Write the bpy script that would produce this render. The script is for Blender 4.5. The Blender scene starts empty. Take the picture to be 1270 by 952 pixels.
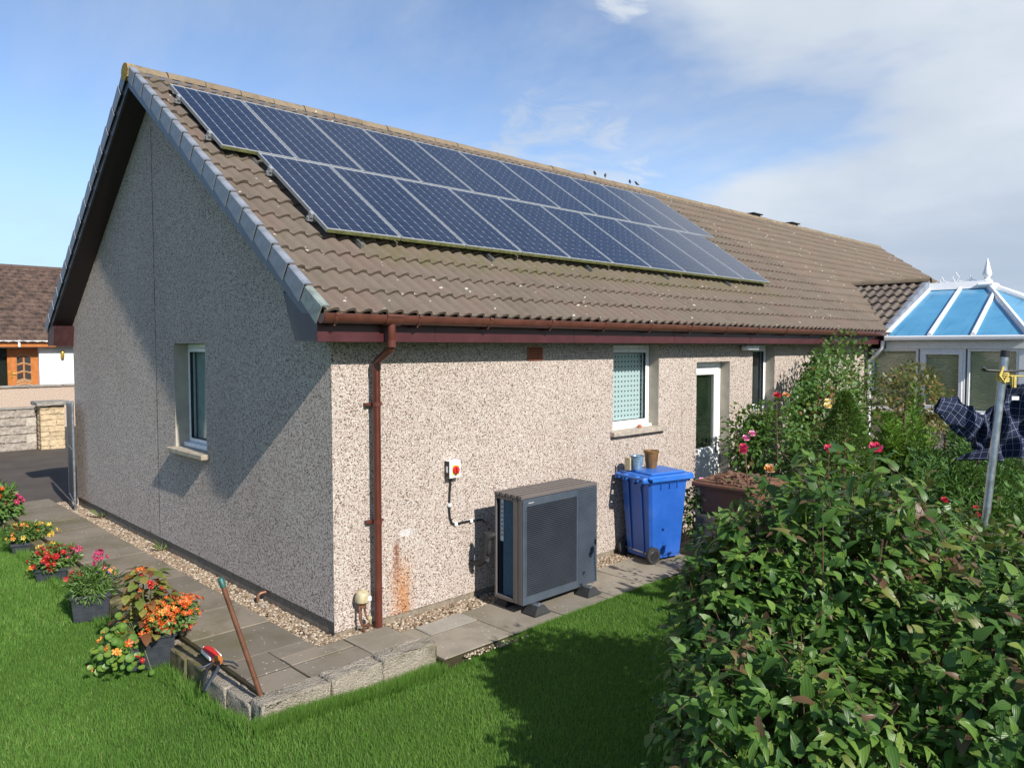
import bpy, bmesh, math, random
import numpy as np
from mathutils import Vector, Matrix, Euler
random.seed(7); rng = np.random.default_rng(11)
S = bpy.context.scene
COL = S.collection
R = math.radians

# ------------------------------------------------------------------ camera, sky, sun, exposure
cam = bpy.data.cameras.new('camera'); cam_o = bpy.data.objects.new('camera', cam); COL.objects.link(cam_o)
cam_o.location = (-3.385, -5.673, 2.53)
cam_o.rotation_euler = (R(90 - 2.859), 0, R(45.78 - 90))
cam.sensor_width = 36; cam.lens = 941 / 1270 * 36; cam.clip_start = .05; cam.clip_end = 3000
S.camera = cam_o
SUN = Vector((-.118, -1, .70)).normalized()
el = math.asin(SUN.z); rot = math.atan2(SUN.x, SUN.y)
S.view_settings.view_transform = 'Standard'; S.view_settings.look = 'None'
S.view_settings.exposure = 0.57; S.view_settings.gamma = 1; S.view_settings.use_curve_mapping = False
sl = bpy.data.lights.new('sun', 'SUN'); sl.energy = 4.5; sl.angle = R(.55); sl.color = (1, .95, .88)
so = bpy.data.objects.new('sun', sl); COL.objects.link(so); so.rotation_euler = SUN.to_track_quat('Z', 'Y').to_euler()
so.location = (-5, -20, 15)
W = bpy.data.worlds.new('World'); S.world = W; W.use_nodes = True
def make_world():
    nt = W.node_tree; nt.nodes.clear(); N = nt.nodes.new; L = nt.links.new
    out = N('ShaderNodeOutputWorld')
    sky = N('ShaderNodeTexSky'); sky.sky_type = 'NISHITA'; sky.sun_disc = False
    sky.sun_elevation = el; sky.sun_rotation = rot; sky.air_density = 1.0; sky.dust_density = .1; sky.ozone_density = 2.0; sky.altitude = 2500
    b1 = N('ShaderNodeBackground'); b1.inputs[1].default_value = .132
    tc = N('ShaderNodeTexCoord'); sep = N('ShaderNodeSeparateXYZ'); L(tc.outputs['Generated'], sep.inputs[0])
    def M(op, a, b=None, c=None, clamp=False):
        n = N('ShaderNodeMath'); n.operation = op; n.use_clamp = clamp
        for i, v in enumerate((a, b, c)):
            if v is None: continue
            if isinstance(v, (int, float)): n.inputs[i].default_value = v
            else: L(v, n.inputs[i])
        return n.outputs[0]
    z = M('MAXIMUM', sep.outputs[2], 0.0)
    hz = N('ShaderNodeMapRange'); hz.interpolation_type = 'SMOOTHSTEP'; L(z, hz.inputs[0]); hz.inputs[1].default_value = .30; hz.inputs[2].default_value = 0.0; hz.inputs[4].default_value = .9
    hm = N('ShaderNodeMix'); hm.data_type = 'RGBA'; L(hz.outputs[0], hm.inputs['Factor']); L(sky.outputs[0], hm.inputs['A']); hm.inputs['B'].default_value = (2.45, 3.55, 5.0, 1); L(hm.outputs['Result'], b1.inputs[0])
    den = M('ADD', z, .16)
    px = M('DIVIDE', sep.outputs[0], den); py = M('DIVIDE', sep.outputs[1], den)
    cmb = N('ShaderNodeCombineXYZ'); L(px, cmb.inputs[0]); L(py, cmb.inputs[1])
    def noise(scale, det, rough, dist=0, off=(0, 0, 0), sc=(1, 1, 1)):
        mp = N('ShaderNodeMapping'); L(cmb.outputs[0], mp.inputs[0]); mp.inputs['Location'].default_value = off; mp.inputs['Scale'].default_value = sc
        n = N('ShaderNodeTexNoise'); L(mp.outputs[0], n.inputs['Vector']); n.inputs['Scale'].default_value = scale
        n.inputs['Detail'].default_value = det; n.inputs['Roughness'].default_value = rough; n.inputs['Distortion'].default_value = dist
        return n.outputs[0]
    def ramp(v, a, b):
        m = N('ShaderNodeMapRange'); m.interpolation_type = 'SMOOTHSTEP'; L(v, m.inputs[0]); m.inputs[1].default_value = a; m.inputs[2].default_value = b
        return m.outputs[0]
    # bank of cloud towards +x -y (right of the view), thinning towards +y
    bank = M('ADD', M('MULTIPLY', sep.outputs[0], .80), M('MULTIPLY', sep.outputs[1], -.55))
    big = noise(.55, 6, .56, .25, (3.1, 1.7, 0))
    cov = M('ADD', M('ADD', M('MULTIPLY', bank, .62), M('MULTIPLY', M('SUBTRACT', .24, z), .55)), M('MULTIPLY', big, 1.0))
    mask = ramp(cov, .625, .79)
    wisp = noise(1.0, 8, .62, .5, (1.3, 4.2, 0), (1.0, .42, 1))
    w2 = M('MULTIPLY', ramp(wisp, .43, .80), .58)
    low = M('MULTIPLY', ramp(z, .10, 0.0), .10)
    # two small torn wisps and a low bank above the ridge
    nrm = N('ShaderNodeVectorMath'); nrm.operation = 'NORMALIZE'; L(tc.outputs['Generated'], nrm.inputs[0])
    def puff(d, r, soft, cut):
        dv = Vector(d).normalized(); dt = N('ShaderNodeVectorMath'); dt.operation = 'DOT_PRODUCT'; L(nrm.outputs[0], dt.inputs[0]); dt.inputs[1].default_value = dv
        g = ramp(dt.outputs['Value'], math.cos(r), math.cos(r * soft)); return ramp(M('MULTIPLY', g, torn), cut, cut + .40)
    tm = N('ShaderNodeMapping'); L(tc.outputs['Generated'], tm.inputs[0]); tm.inputs['Scale'].default_value = (11, 11, 26)
    tn = N('ShaderNodeTexNoise'); L(tm.outputs[0], tn.inputs['Vector']); tn.inputs['Scale'].default_value = 1.0; tn.inputs['Detail'].default_value = 7; tn.inputs['Distortion'].default_value = 1.2; tn.inputs['Roughness'].default_value = .6
    torn = tn.outputs[0]
    pf = M('MAXIMUM', puff((.8008, .6155, .464), .060, .1, .16), puff((.8952, .5155, .472), .055, .1, .16))
    lowb = puff((.762, .690, .212), .19, .3, .26); lowb = M('MULTIPLY', lowb, .75)
    mask = M('MAXIMUM', mask, M('MAXIMUM', M('MULTIPLY', pf, .95), lowb))
    mm = M('MAXIMUM', mask, M('MAXIMUM', w2, low))
    mm = M('MULTIPLY', mm, .93)
    shade = noise(.9, 5, .55, .2, (7, 2, 0))
    up = ramp(z, .02, .42)
    cr = N('ShaderNodeMix'); cr.data_type = 'RGBA'
    L(M('ADD', M('MULTIPLY', ramp(shade, .3, .75), .5), M('MULTIPLY', up, .5)), cr.inputs['Factor'])
    cr.inputs['A'].default_value = (.33, .39, .48, 1); cr.inputs['B'].default_value = (.63, .665, .70, 1)
    b2 = N('ShaderNodeBackground'); L(cr.outputs['Result'], b2.inputs[0]); b2.inputs[1].default_value = .95
    mx = N('ShaderNodeMixShader'); L(mm, mx.inputs[0]); L(b1.outputs[0], mx.inputs[1]); L(b2.outputs[0], mx.inputs[2])
    L(mx.outputs[0], out.inputs[0])
make_world()

# ------------------------------------------------------------------ material helpers
class NT:
    def __init__(s, name):
        s.m = bpy.data.materials.new(name); s.m.use_nodes = True; s.t = s.m.node_tree; s.t.nodes.clear()
        s.out = s.t.nodes.new('ShaderNodeOutputMaterial')
    def n(s, typ, **kw):
        x = s.t.nodes.new(typ)
        for k, v in kw.items(): setattr(x, k, v)
        return x
    def l(s, a, b): s.t.links.new(a, b)
    def setin(s, node, key, v):
        if isinstance(v, (int, float)): node.inputs[key].default_value = v
        elif isinstance(v, (tuple, list)): node.inputs[key].default_value = (tuple(v) + (1,))[:4] if node.inputs[key].type == 'RGBA' else v
        else: s.l(v, node.inputs[key])
    def math(s, op, a, b=0.0, c=None, clamp=False):
        x = s.n('ShaderNodeMath', operation=op, use_clamp=clamp); s.setin(x, 0, a); s.setin(x, 1, b)
        if c is not None: s.setin(x, 2, c)
        return x.outputs[0]
    def pos(s): return s.n('ShaderNodeNewGeometry').outputs['Position']
    def obj(s): return s.n('ShaderNodeTexCoord').outputs['Object']
    def map(s, v, scale=(1, 1, 1), loc=(0, 0, 0)):
        x = s.n('ShaderNodeMapping'); s.l(v, x.inputs[0]); x.inputs['Scale'].default_value = scale; x.inputs['Location'].default_value = loc; return x.outputs[0]
    def noise(s, v, scale, det=4, rough=.55, dist=0):
        x = s.n('ShaderNodeTexNoise'); s.l(v, x.inputs['Vector']); x.inputs['Scale'].default_value = scale; x.inputs['Detail'].default_value = det
        x.inputs['Roughness'].default_value = rough; x.inputs['Distortion'].default_value = dist; return x.outputs[0]
    def vor(s, v, scale, feature='F1', rnd=1.0):
        x = s.n('ShaderNodeTexVoronoi', feature=feature); s.l(v, x.inputs['Vector']); x.inputs['Scale'].default_value = scale; x.inputs['Randomness'].default_value = rnd; return x
    def ramp(s, v, stops, const=False):
        x = s.n('ShaderNodeValToRGB'); s.l(v, x.inputs[0]); e = x.color_ramp.elements
        if const: x.color_ramp.interpolation = 'CONSTANT'
        while len(e) < len(stops): e.new(.5)
        for i, (p, c) in enumerate(stops): e[i].position = p; e[i].color = (c[0], c[1], c[2], 1) if isinstance(c, (tuple, list)) else (c, c, c, 1)
        return x.outputs[0]
    def rng(s, v, a, b, c=0.0, d=1.0):
        x = s.n('ShaderNodeMapRange', interpolation_type='SMOOTHSTEP'); s.setin(x, 0, v); x.inputs[1].default_value = a; x.inputs[2].default_value = b; x.inputs[3].default_value = c; x.inputs[4].default_value = d; return x.outputs[0]
    def mix(s, f, a, b, blend='MIX'):
        x = s.n('ShaderNodeMix', data_type='RGBA', blend_type=blend); s.setin(x, 0, f); s.setin(x, 6, a); s.setin(x, 7, b); return x.outputs[2]
    def sep(s, v):
        x = s.n('ShaderNodeSeparateXYZ'); s.l(v, x.inputs[0]); return x.outputs
    def comb(s, a, b, c=0.0):
        x = s.n('ShaderNodeCombineXYZ'); s.setin(x, 0, a); s.setin(x, 1, b); s.setin(x, 2, c); return x.outputs[0]
    def attr(s, name): return s.n('ShaderNodeAttribute', attribute_name=name).outputs['Fac']
    def bump(s, h, strength=.5, dist=.01):
        x = s.n('ShaderNodeBump'); s.l(h, x.inputs['Height']); x.inputs['Strength'].default_value = strength; x.inputs['Distance'].default_value = dist; return x.outputs[0]
    def bsdf(s, col, rough=.6, metal=0.0, spec=.5, bump=None, coat=0.0):
        x = s.n('ShaderNodeBsdfPrincipled'); s.setin(x, 'Base Color', col); s.setin(x, 'Roughness', rough); s.setin(x, 'Metallic', metal)
        s.setin(x, 'Specular IOR Level', spec); s.setin(x, 'Coat Weight', coat)
        if bump is not None: s.l(bump, x.inputs['Normal'])
        s.l(x.outputs[0], s.out.inputs[0]); return x
def plain(name, col, rough=.5, metal=0.0, spec=.5, var=.12, scale=14, bumpy=0.0, dirt=0.0):
    k = NT(name); p = k.obj(); n = k.noise(p, scale, 5, .6)
    c = k.mix(k.rng(n, .3, .7), [x * (1 - var) for x in col], [min(1, x * (1 + var)) for x in col])
    if dirt: c = k.mix(k.math('MULTIPLY', k.rng(k.noise(p, 3.1, 6, .65), .45, .75), dirt), c, (.16, .14, .11))
    b = k.bump(k.noise(p, 90, 3, .6), bumpy, .004) if bumpy else None
    k.bsdf(c, k.rng(n, .2, .8, max(0, rough - .07), min(1, rough + .07)), metal, spec, b)
    return k.m

def m_pebble():
    k = NT('pebble_dash'); p = k.pos()
    v = k.vor(p, 104); e = k.vor(p, 104, 'DISTANCE_TO_EDGE')
    hue = k.sep(v.outputs['Color'])
    c = k.ramp(hue[0], [(0, (.77, .68, .60)), (.26, (.90, .83, .76)), (.50, (.64, .51, .43)), (.60, (.82, .74, .66)), (.76, (.28, .195, .165)), (.85, (.085, .058, .052)), (.94, (.54, .39, .33))], True)
    c = k.mix(k.rng(e.outputs['Distance'], .01, .12), (.31, .24, .19), c)
    big = k.noise(p, .55, 5, .6)
    c = k.mix(k.rng(big, .35, .75, 0, .22), c, (.45, .37, .31), 'MULTIPLY')
    # rust run below an old fixing, on the long wall
    s = k.sep(p); wob = k.noise(k.comb(k.math('MULTIPLY', s[0], 24), k.math('MULTIPLY', s[2], 1.8)), 1, 4, .6); wf = k.noise(p, 34, 3, .65)
    onl = k.rng(s[1], -.06, -.03); dx = k.math('ADD', k.math('SUBTRACT', s[0], .705), k.math('MULTIPLY', k.math('SUBTRACT', wf, .5), .10))
    fl = k.math('MULTIPLY', k.rng(k.math('ABSOLUTE', dx),   .02, .19, 1, 0), k.rng(k.math('ADD', s[2], k.math('MULTIPLY', wob, .55)), .98, .60))
    fl = k.math('MULTIPLY', k.math('MULTIPLY', fl, onl), k.rng(k.math('ADD', wob, k.math('MULTIPLY', wf, .7)), .60, 1.02, .08, 1))
    c = k.mix(fl, c, k.mix(1.0, c, (.95, .50, .22), 'MULTIPLY')); c = k.mix(k.math('MULTIPLY', fl, .18), c, (.34, .13, .035))
    cd = k.math('ABSOLUTE', k.math('ADD', k.math('SUBTRACT', s[0], .655), k.math('MULTIPLY', k.math('SUBTRACT', wf, .5), .06)))
    core = k.math('MULTIPLY', k.math('MULTIPLY', k.rng(cd, .01, .055, 1, 0), k.math('MULTIPLY', k.rng(s[2], .76, .70), k.rng(s[2], .30, .62))), k.math('MULTIPLY', onl, k.rng(wf, .30, .55)))
    c = k.mix(k.math('MULTIPLY', core, .85), c, (.22, .062, .018))
    wx = k.math('SUBTRACT', s[0], .77); wz = k.math('SUBTRACT', s[2], .80)
    rr = k.math('SQRT', k.math('ADD', k.math('MULTIPLY', wx, wx), k.math('MULTIPLY', k.math('MULTIPLY', wz, wz), 4)))
    pat = k.math('MULTIPLY', k.rng(k.math('ADD', rr, k.math('MULTIPLY', k.noise(p, 22, 3, .6), .16)), .17, .12), k.rng(s[1], -.06, -.03))
    c = k.mix(k.math('MULTIPLY', pat, .75), c, (.74, .72, .72))
    h = k.math('MULTIPLY', k.rng(e.outputs['Distance'], 0, .35), k.math('ADD', .55, k.math('MULTIPLY', hue[1], .45)))
    k.bsdf(c, .85, 0, .25, k.bump(h, .9, .008)); return k.m
def m_tile(name, c1, c2, c3, lich=True):
    k = NT(name); p = k.pos(); s = k.sep(p)
    cell = k.comb(k.math('FLOOR', k.math('DIVIDE', k.math('ADD', s[0], .265), .312)), k.math('FLOOR', k.math('DIVIDE', k.math('ADD', s[1], .345), .2716)))
    w = k.n('ShaderNodeTexWhiteNoise', noise_dimensions='2D'); k.l(cell, w.inputs['Vector'])
    c = k.ramp(w.outputs['Value'], [(0, c1), (.45, c2), (1, c3)])
    fine = k.noise(p, 240, 2, .7); c = k.mix(k.rng(fine, .25, .75, .0, .55), c, (.055, .042, .034))
    blot = k.noise(p, 7, 6, .65); c = k.mix(k.rng(blot, .48, .72, 0, .5), c, (.10, .088, .060))
    if lich:
        v = k.vor(p, 13); sz = k.math('MULTIPLY', k.rng(k.noise(p, 1.7, 3), .38, .66, .25, 1), .36)
        keep = k.rng(k.sep(v.outputs['Color'])[0], .58, .63)
        d = k.math('ADD', v.outputs['Distance'], k.math('MULTIPLY', k.noise(p, 60, 2), .25))
        sp = k.math('MULTIPLY', keep, k.math('LESS_THAN', d, sz))
        c = k.mix(k.math('MULTIPLY', sp, .85), c, (.52, .49, .42))
        # damp green moss band under the lower edge of the solar panels, lower down at random
        band = k.math('MULTIPLY', k.rng(s[1], .25, .52), k.rng(s[1], .80, .68)); band = k.math('MULTIPLY', band, k.math('MULTIPLY', k.rng(s[0], .5, 1.0), k.rng(s[0], 9.2, 8.7)))
        c = k.mix(k.math('MULTIPLY', band, k.rng(blot, .40, .62, .1, .6)), c, (.125, .115, .050))
    k.bsdf(c, .9, 0, .2, k.bump(k.math('ADD', fine, k.math('MULTIPLY', blot, 1.5)), .5, .006)); return k.m
def m_slab(name, base, moss):
    k = NT(name); p = k.pos(); info = k.n('ShaderNodeObjectInfo').outputs['Random']
    n = k.noise(p, 2.2, 7, .65, .3); f = k.noise(p, 130, 2, .7)
    c = k.mix(info, [x * .82 for x in base], [x * 1.15 for x in base])
    c = k.mix(k.rng(n, .4, .7, 0, .55), c, [x * .55 for x in base])
    c = k.mix(k.rng(f, .3, .8, 0, .4), c, (.10, .09, .08))
    c = k.mix(k.math('MULTIPLY', k.rng(k.noise(p, 1.1, 6, .7), .46, .72), moss), c, (.115, .105, .045))
    v = k.vor(p, 26); sp = k.math('MULTIPLY', k.rng(k.sep(v.outputs['Color'])[1], .80, .84), k.math('LESS_THAN', k.math('ADD', v.outputs['Distance'], k.math('MULTIPLY', f, .3)), .36))
    c = k.mix(k.math('MULTIPLY', sp, .55), c, (.55, .52, .47))
    k.bsdf(c, .9, 0, .2, k.bump(k.math('ADD', f, k.math('MULTIPLY', n, 2)), .6, .005)); return k.m
def m_concrete(name, base):
    k = NT(name); p = k.pos(); v = k.vor(p, 75); n = k.noise(p, 5, 6, .65)
    c = k.ramp(k.sep(v.outputs['Color'])[0], [(0, [x * .45 for x in base]), (.3, base), (.65, [x * 1.35 for x in base]), (.85, [x * .7 for x in base])], True)
    c = k.mix(k.rng(n, .3, .7, .55, .95), c, base)
    c = k.mix(k.rng(k.noise(p, 3, 6, .7), .52, .75, 0, .6), c, (.09, .085, .04))
    k.bsdf(c, .92, 0, .15, k.bump(k.math('ADD', k.math('MULTIPLY', v.outputs['Distance'], -1), k.math('MULTIPLY', n, 2)), .8, .012)); return k.m
def m_leaf(name, stops, rough=.45, trans=.3, veins=0, spec=.4, nscale=0):
    k = NT(name); t = k.attr('tint'); c = k.ramp(t, stops)
    b = None
    if nscale: c = k.mix(k.rng(k.noise(k.pos(), nscale, 3), .3, .7, 0, .5), c, [x * .6 for x in stops[0][1]])
    if veins:
        uv = k.n('ShaderNodeUVMap').outputs[0]; s = k.sep(uv)
        a = k.math('ABSOLUTE', k.math('SUBTRACT', s[0], .5))
        # veins run nearly parallel to the midrib
        f = k.math('ABSOLUTE', k.math('SUBTRACT', k.math('FRACT', k.math('MULTIPLY', a, veins)), .5))
        vn = k.rng(f, .0, .12, 1, 0); c = k.mix(k.math('MULTIPLY', vn, .62), c, (.02, .045, .012))
        b = k.bump(f, .35, .003)
    d = k.n('ShaderNodeBsdfPrincipled'); k.setin(d, 'Base Color', c); k.setin(d, 'Roughness', rough); k.setin(d, 'Specular IOR Level', spec)
    if b is not None: k.l(b, d.inputs['Normal'])
    tr = k.n('ShaderNodeBsdfTranslucent'); k.l(k.mix(.5, c, (.25, .40, .05), 'MIX'), tr.inputs[0])
    mx = k.n('ShaderNodeMixShader'); mx.inputs[0].default_value = trans; k.l(d.outputs[0], mx.inputs[1]); k.l(tr.outputs[0], mx.inputs[2]); k.l(mx.outputs[0], k.out.inputs[0])
    return k.m
def m_glass(name, tint=(.9, .95, .95), refl=.05):
    k = NT(name); tr = k.n('ShaderNodeBsdfTransparent'); tr.inputs[0].default_value = (*tint, 1)
    g = k.n('ShaderNodeBsdfGlossy'); g.inputs['Roughness'].default_value = .02
    lw = k.n('ShaderNodeLayerWeight'); fc = k.math('POWER', lw.outputs['Facing'], 4.0)
    mx = k.n('ShaderNodeMixShader'); k.l(k.math('ADD', k.math('MULTIPLY', fc, .8), refl), mx.inputs[0]); k.l(tr.outputs[0], mx.inputs[1]); k.l(g.outputs[0], mx.inputs[2]); k.l(mx.outputs[0], k.out.inputs[0]); return k.m
def m_ground(name, a, b, scale=3, fine=60, rough=.95, bs=.5):
    k = NT(name); p = k.pos(); n = k.noise(p, scale, 7, .65); f = k.noise(p, fine, 3, .7)
    c = k.mix(k.rng(n, .3, .7), a, b); c = k.mix(k.rng(f, .3, .75, 0, .45), c, [x * .5 for x in a])
    k.bsdf(c, rough, 0, .2, k.bump(f, bs, .01)); return k.m
def m_brick_tile_far():
    return plain('far_tile', (.085, .054, .040), .9, var=.5, scale=3.2)

M = {}
M['pebble'] = m_pebble()
M['render'] = plain('smooth_render', (.40, .36, .29), .85, var=.12, scale=6, bumpy=.3)
M['plinth'] = plain('plinth_render', (.205, .170, .125), .92, var=.25, scale=30, bumpy=.7)
M['tile'] = m_tile('concrete_tile', (.172, .138, .107), (.192, .157, .122), (.200, .146, .116))
M['tile2'] = m_tile('extension_tile', (.15, .12, .10), (.19, .155, .13), (.21, .175, .14), False)
M['ridge'] = m_tile('ridge_concrete', (.26, .20, .13), (.30, .235, .155), (.24, .18, .12))
M['mortar'] = plain('lichen_mortar', (.30, .20, .045), .95, var=.5, scale=40, bumpy=.8)
M['cap'] = plain('grey_verge_plastic', (.190, .210, .245), .5, var=.2, scale=9, dirt=.3)
M['capgreen'] = plain('algae_verge_plastic', (.20, .235, .215), .5, var=.3, scale=12, dirt=.2)
M['barge'] = plain('dark_barge_board', (.045, .045, .055), .45, var=.2)
M['barge2'] = plain('blue_grey_board', (.10, .115, .15), .45, var=.15)
M['soffit'] = plain('dark_brown_soffit', (.022, .013, .014), .5, var=.2)
M['soffitred'] = plain('dark_maroon_board', (.040, .012, .013), .5, var=.2)
M['fascia'] = plain('maroon_board', (.058, .014, .016), .4, var=.14, scale=5)
M['gutter'] = plain('brown_gutter_plastic', (.098, .036, .024), .35, var=.18, scale=8)
M['pipe'] = plain('brown_pipe_plastic', (.098, .028, .019), .33, var=.12, scale=8)
M['upvc'] = plain('white_upvc', (.80, .80, .79), .3, var=.03)
M['glass'] = m_glass('window_glass')
M['glassdark'] = m_glass('smoked_glass', (.75, .80, .74), .05)
M['dark'] = plain('dark_room', (.02, .021, .022), .8)
M['frost'] = plain('frosted_green_glass', (.040, .055, .042), .5, var=.25, scale=3)
M['curtain'] = plain('pale_curtain', (.32, .42, .40), .8, var=.15, scale=9)
M['sill'] = plain('concrete_sill', (.37, .31, .235), .85, var=.2, scale=10, bumpy=.4)
M['sillgrey'] = plain('weathered_sill', (.34, .29, .24), .85, var=.25, scale=12, bumpy=.4)
M['terracotta'] = plain('terracotta', (.36, .105, .05), .8, var=.2, scale=20)
M['void'] = plain('black_void', (.012, .012, .012), .9)
M['slab'] = m_slab('side_slab', (.225, .190, .145), .75)
M['slab2'] = m_slab('back_slab', (.30, .262, .205), .22)
M['slabpale'] = m_slab('clean_slab', (.40, .37, .31), .05)
M['kerb'] = m_concrete('rough_concrete', (.29, .255, .205))
M['soil'] = m_ground('soil', (.085, .062, .042), (.05, .038, .026), 9, 70)
M['joint'] = m_ground('joint_dirt', (.035, .028, .018), (.05, .045, .02), 9, 70)
M['mossground'] = m_ground('mossy_edge', (.12, .085, .04), (.085, .095, .025), 14, 60)
M['edgemoss'] = m_ground('mossy_concrete', (.19, .155, .10), (.10, .095, .035), 11, 70)
M['lawn'] = m_ground('lawn_soil', (.075, .140, .022), (.055, .110, .018), 2.5, 90)
M['asphalt'] = m_ground('asphalt', (.105, .088, .072), (.072, .060, .050), 1.2, 160, .9, .3)
M['far'] = m_ground('far_grass', (.06, .10, .03), (.045, .08, .025), .2, 3)
M['hp'] = plain('anthracite_metal', (.042, .050, .064), .42, .0, .5, .08, 6)
M['hpfront'] = plain('anthracite_front', (.056, .072, .096), .42, .0, .5, .08, 6, 0, .07)
M['hptop'] = plain('anthracite_top', (.125, .108, .100), .5, .0, .45, .05, 3)
M['hpblue'] = plain('blue_fin_coil', (.055, .140, .225), .5, .1, .5, .2, 40)
M['rubber'] = plain('black_rubber', (.022, .023, .024), .7, var=.2, bumpy=.5)
M['steel'] = plain('galvanised_steel', (.42, .45, .48), .34, .85, .5, .18, 22)
M['whiteplastic'] = plain('white_plastic', (.78, .78, .76), .35, var=.04)
M['red'] = plain('red_plastic', (.55, .025, .02), .35, var=.1)
M['yellow'] = plain('yellow_plastic', (.75, .50, .03), .4, var=.1)
M['black'] = plain('black_plastic', (.018, .018, .019), .45, var=.2)
M['blue'] = plain('blue_bin_plastic', (.017, .095, .40), .42, .0, .5, .12, 3, 0, .10)
M['bluelid'] = plain('blue_lid_plastic', (.02, .135, .50), .42, .0, .5, .12, 4, dirt=.18)
M['brownbin'] = plain('brown_tub_plastic', (.15, .066, .040), .55, var=.12)
M['bronze'] = plain('bronze_pot_glaze', (.21, .115, .045), .4, .25, .5, .18, 12)
M['bluepot'] = plain('grey_blue_glass_pot', (.16, .25, .33), .2, .1, .6, .25, 30)
M['bark'] = plain('bark', (.105, .055, .036), .85, var=.4, scale=40, bumpy=.8)
M['plank'] = plain('weathered_wood', (.15, .075, .045), .85, var=.5, scale=26, bumpy=.6)
M['trough'] = plain('dark_trough_plastic', (.030, .034, .043), .5, var=.16)
M['copper'] = plain('old_copper', (.23, .11, .065), .45, .5, .5, .25, 30)
M['cream'] = plain('aged_cream_plastic', (.42, .36, .22), .45, var=.2, scale=30, dirt=.3)
M['wood'] = plain('red_wood', (.115, .044, .021), .6, var=.22, scale=11)
M['greencap'] = plain('green_plastic', (.015, .09, .075), .45, var=.15)
M['orangewood'] = plain('orange_stained_wood', (.40, .135, .030), .4, var=.15, scale=6)
M['whitewall'] = plain('white_render', (.80, .79, .75), .85, var=.04, scale=2, bumpy=.3)
M['roughcast'] = plain('pink_roughcast', (.40, .31, .24), .92, var=.3, scale=34, bumpy=.8)
M['block'] = plain('grey_block', (.29, .25, .21), .92, var=.35, scale=12, bumpy=.8)
M['blockmortar'] = plain('block_mortar', (.40, .36, .30), .95, var=.2, scale=12)
M['stone'] = plain('yellow_sandstone', (.46, .355, .22), .9, var=.2, scale=9, bumpy=.7)
M['coping'] = plain('grey_coping', (.24, .22, .19), .9, var=.25, scale=10)
M['oldconc'] = plain('mossy_old_concrete', (.105, .098, .075), .95, var=.4, scale=9, bumpy=.6)
M['fartile'] = m_brick_tile_far()
M['farridge'] = plain('far_ridge', (.09, .06, .045), .9)
M['brass'] = plain('brass', (.55, .36, .08), .3, .7)
M['bluepoly'] = None
M['blind'] = plain('olive_blind', (.74, .64, .43), .6, var=.08)
M['rope'] = plain('yellow_rope', (.55, .42, .10), .7, var=.2)
M['grey_light'] = plain('grey_light_housing', (.55, .55, .53), .4)
M['bird'] = plain('dark_feathers', (.03, .03, .033), .6, var=.3)
def m_poly():
    k = NT('blue_roof_sheet'); p = k.pos(); s = k.sep(p)
    n = k.noise(p, 1.3, 4, .6)
    st = k.noise(k.comb(k.math('MULTIPLY', s[1], 16), k.math('MULTIPLY', s[2], 1.6)), 1, 5, .65)
    c = k.mix(k.rng(n, .3, .7), (.065, .26, .44), (.10, .33, .52))
    c = k.mix(k.math('MULTIPLY', k.rng(st, .55, .74), .5), c, (.02, .06, .08))
    k.bsdf(c, .16, 0, .55); return k.m
M['bluepoly'] = m_poly()
def m_cells():
    k = NT('silicon_cells'); p = k.obj(); s = k.sep(p); c = k.mix(k.rng(k.noise(p, 5, 3), .3, .7), (.012, .019, .043), (.016, .026, .055))
    k.bsdf(c, .13, 0, .45); return k.m
M['cell'] = m_cells()
M['backsheet'] = plain('white_backsheet', (.30, .34, .40), .16, var=.03)
M['alu'] = plain('aluminium_frame', (.36, .38, .39), .38, .35, .5, .05)
M['alugreen'] = plain('algae_on_frame', (.12, .13, .04), .75, var=.45, scale=24)
def m_dots():
    k = NT('dotted_blind'); p = k.obj(); s = k.sep(p)
    fx = k.math('ABSOLUTE', k.math('SUBTRACT', k.math('FRACT', k.math('DIVIDE', s[0], .0665)), .5)); fz = k.math('ABSOLUTE', k.math('SUBTRACT', k.math('FRACT', k.math('DIVIDE', s[2], .0622)), .5))
    d = k.math('MULTIPLY', k.math('LESS_THAN', fx, .19), k.math('LESS_THAN', fz, .165))
    c = k.mix(d, (.56, .60, .60), (.03, .045, .055)); k.bsdf(c, .7); return k.m
M['dots'] = m_dots()
def m_cloth():
    k = NT('navy_check_cloth'); uv = k.n('ShaderNodeUVMap').outputs[0]; s = k.sep(uv); p = k.obj()
    def line(v, per, w): return k.math('LESS_THAN', k.math('ABSOLUTE', k.math('SUBTRACT', k.math('FRACT', k.math('DIVIDE', v, per)), .5)), w)
    a = k.math('MAXIMUM', line(s[0], .046, .036), line(s[1], .046, .036))
    b = k.math('MAXIMUM', line(s[0], .0153, .09), line(s[1], .0153, .09))
    c = k.mix(k.math('MULTIPLY', b, .25), (.010, .014, .036), (.08, .11, .19)); c = k.mix(k.math('MULTIPLY', a, .50), c, (.30, .35, .46))
    k.bsdf(c, .85, 0, .15, k.bump(k.noise(p, 300, 2), .2, .002)); return k.m
M['cloth'] = m_cloth()
M['clothin'] = plain('navy_lining', (.012, .014, .03), .9)
M['bushleaf'] = m_leaf('dark_ribbed_leaf', [(0, (.036, .090, .018)), (.30, (.080, .168, .030)), (.62, (.165, .275, .048)), (.78, (.19, .25, .05)), (.88, (.165, .110, .050)), (1, (.125, .060, .045))], .42, .30, 5, .4)
M['roseleaf'] = m_leaf('rose_leaf', [(0, (.032, .085, .018)), (.5, (.065, .145, .026)), (.8, (.12, .20, .038)), (.93, (.20, .19, .05)), (1, (.19, .080, .035))], .4, .25, 0, .45)
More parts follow.
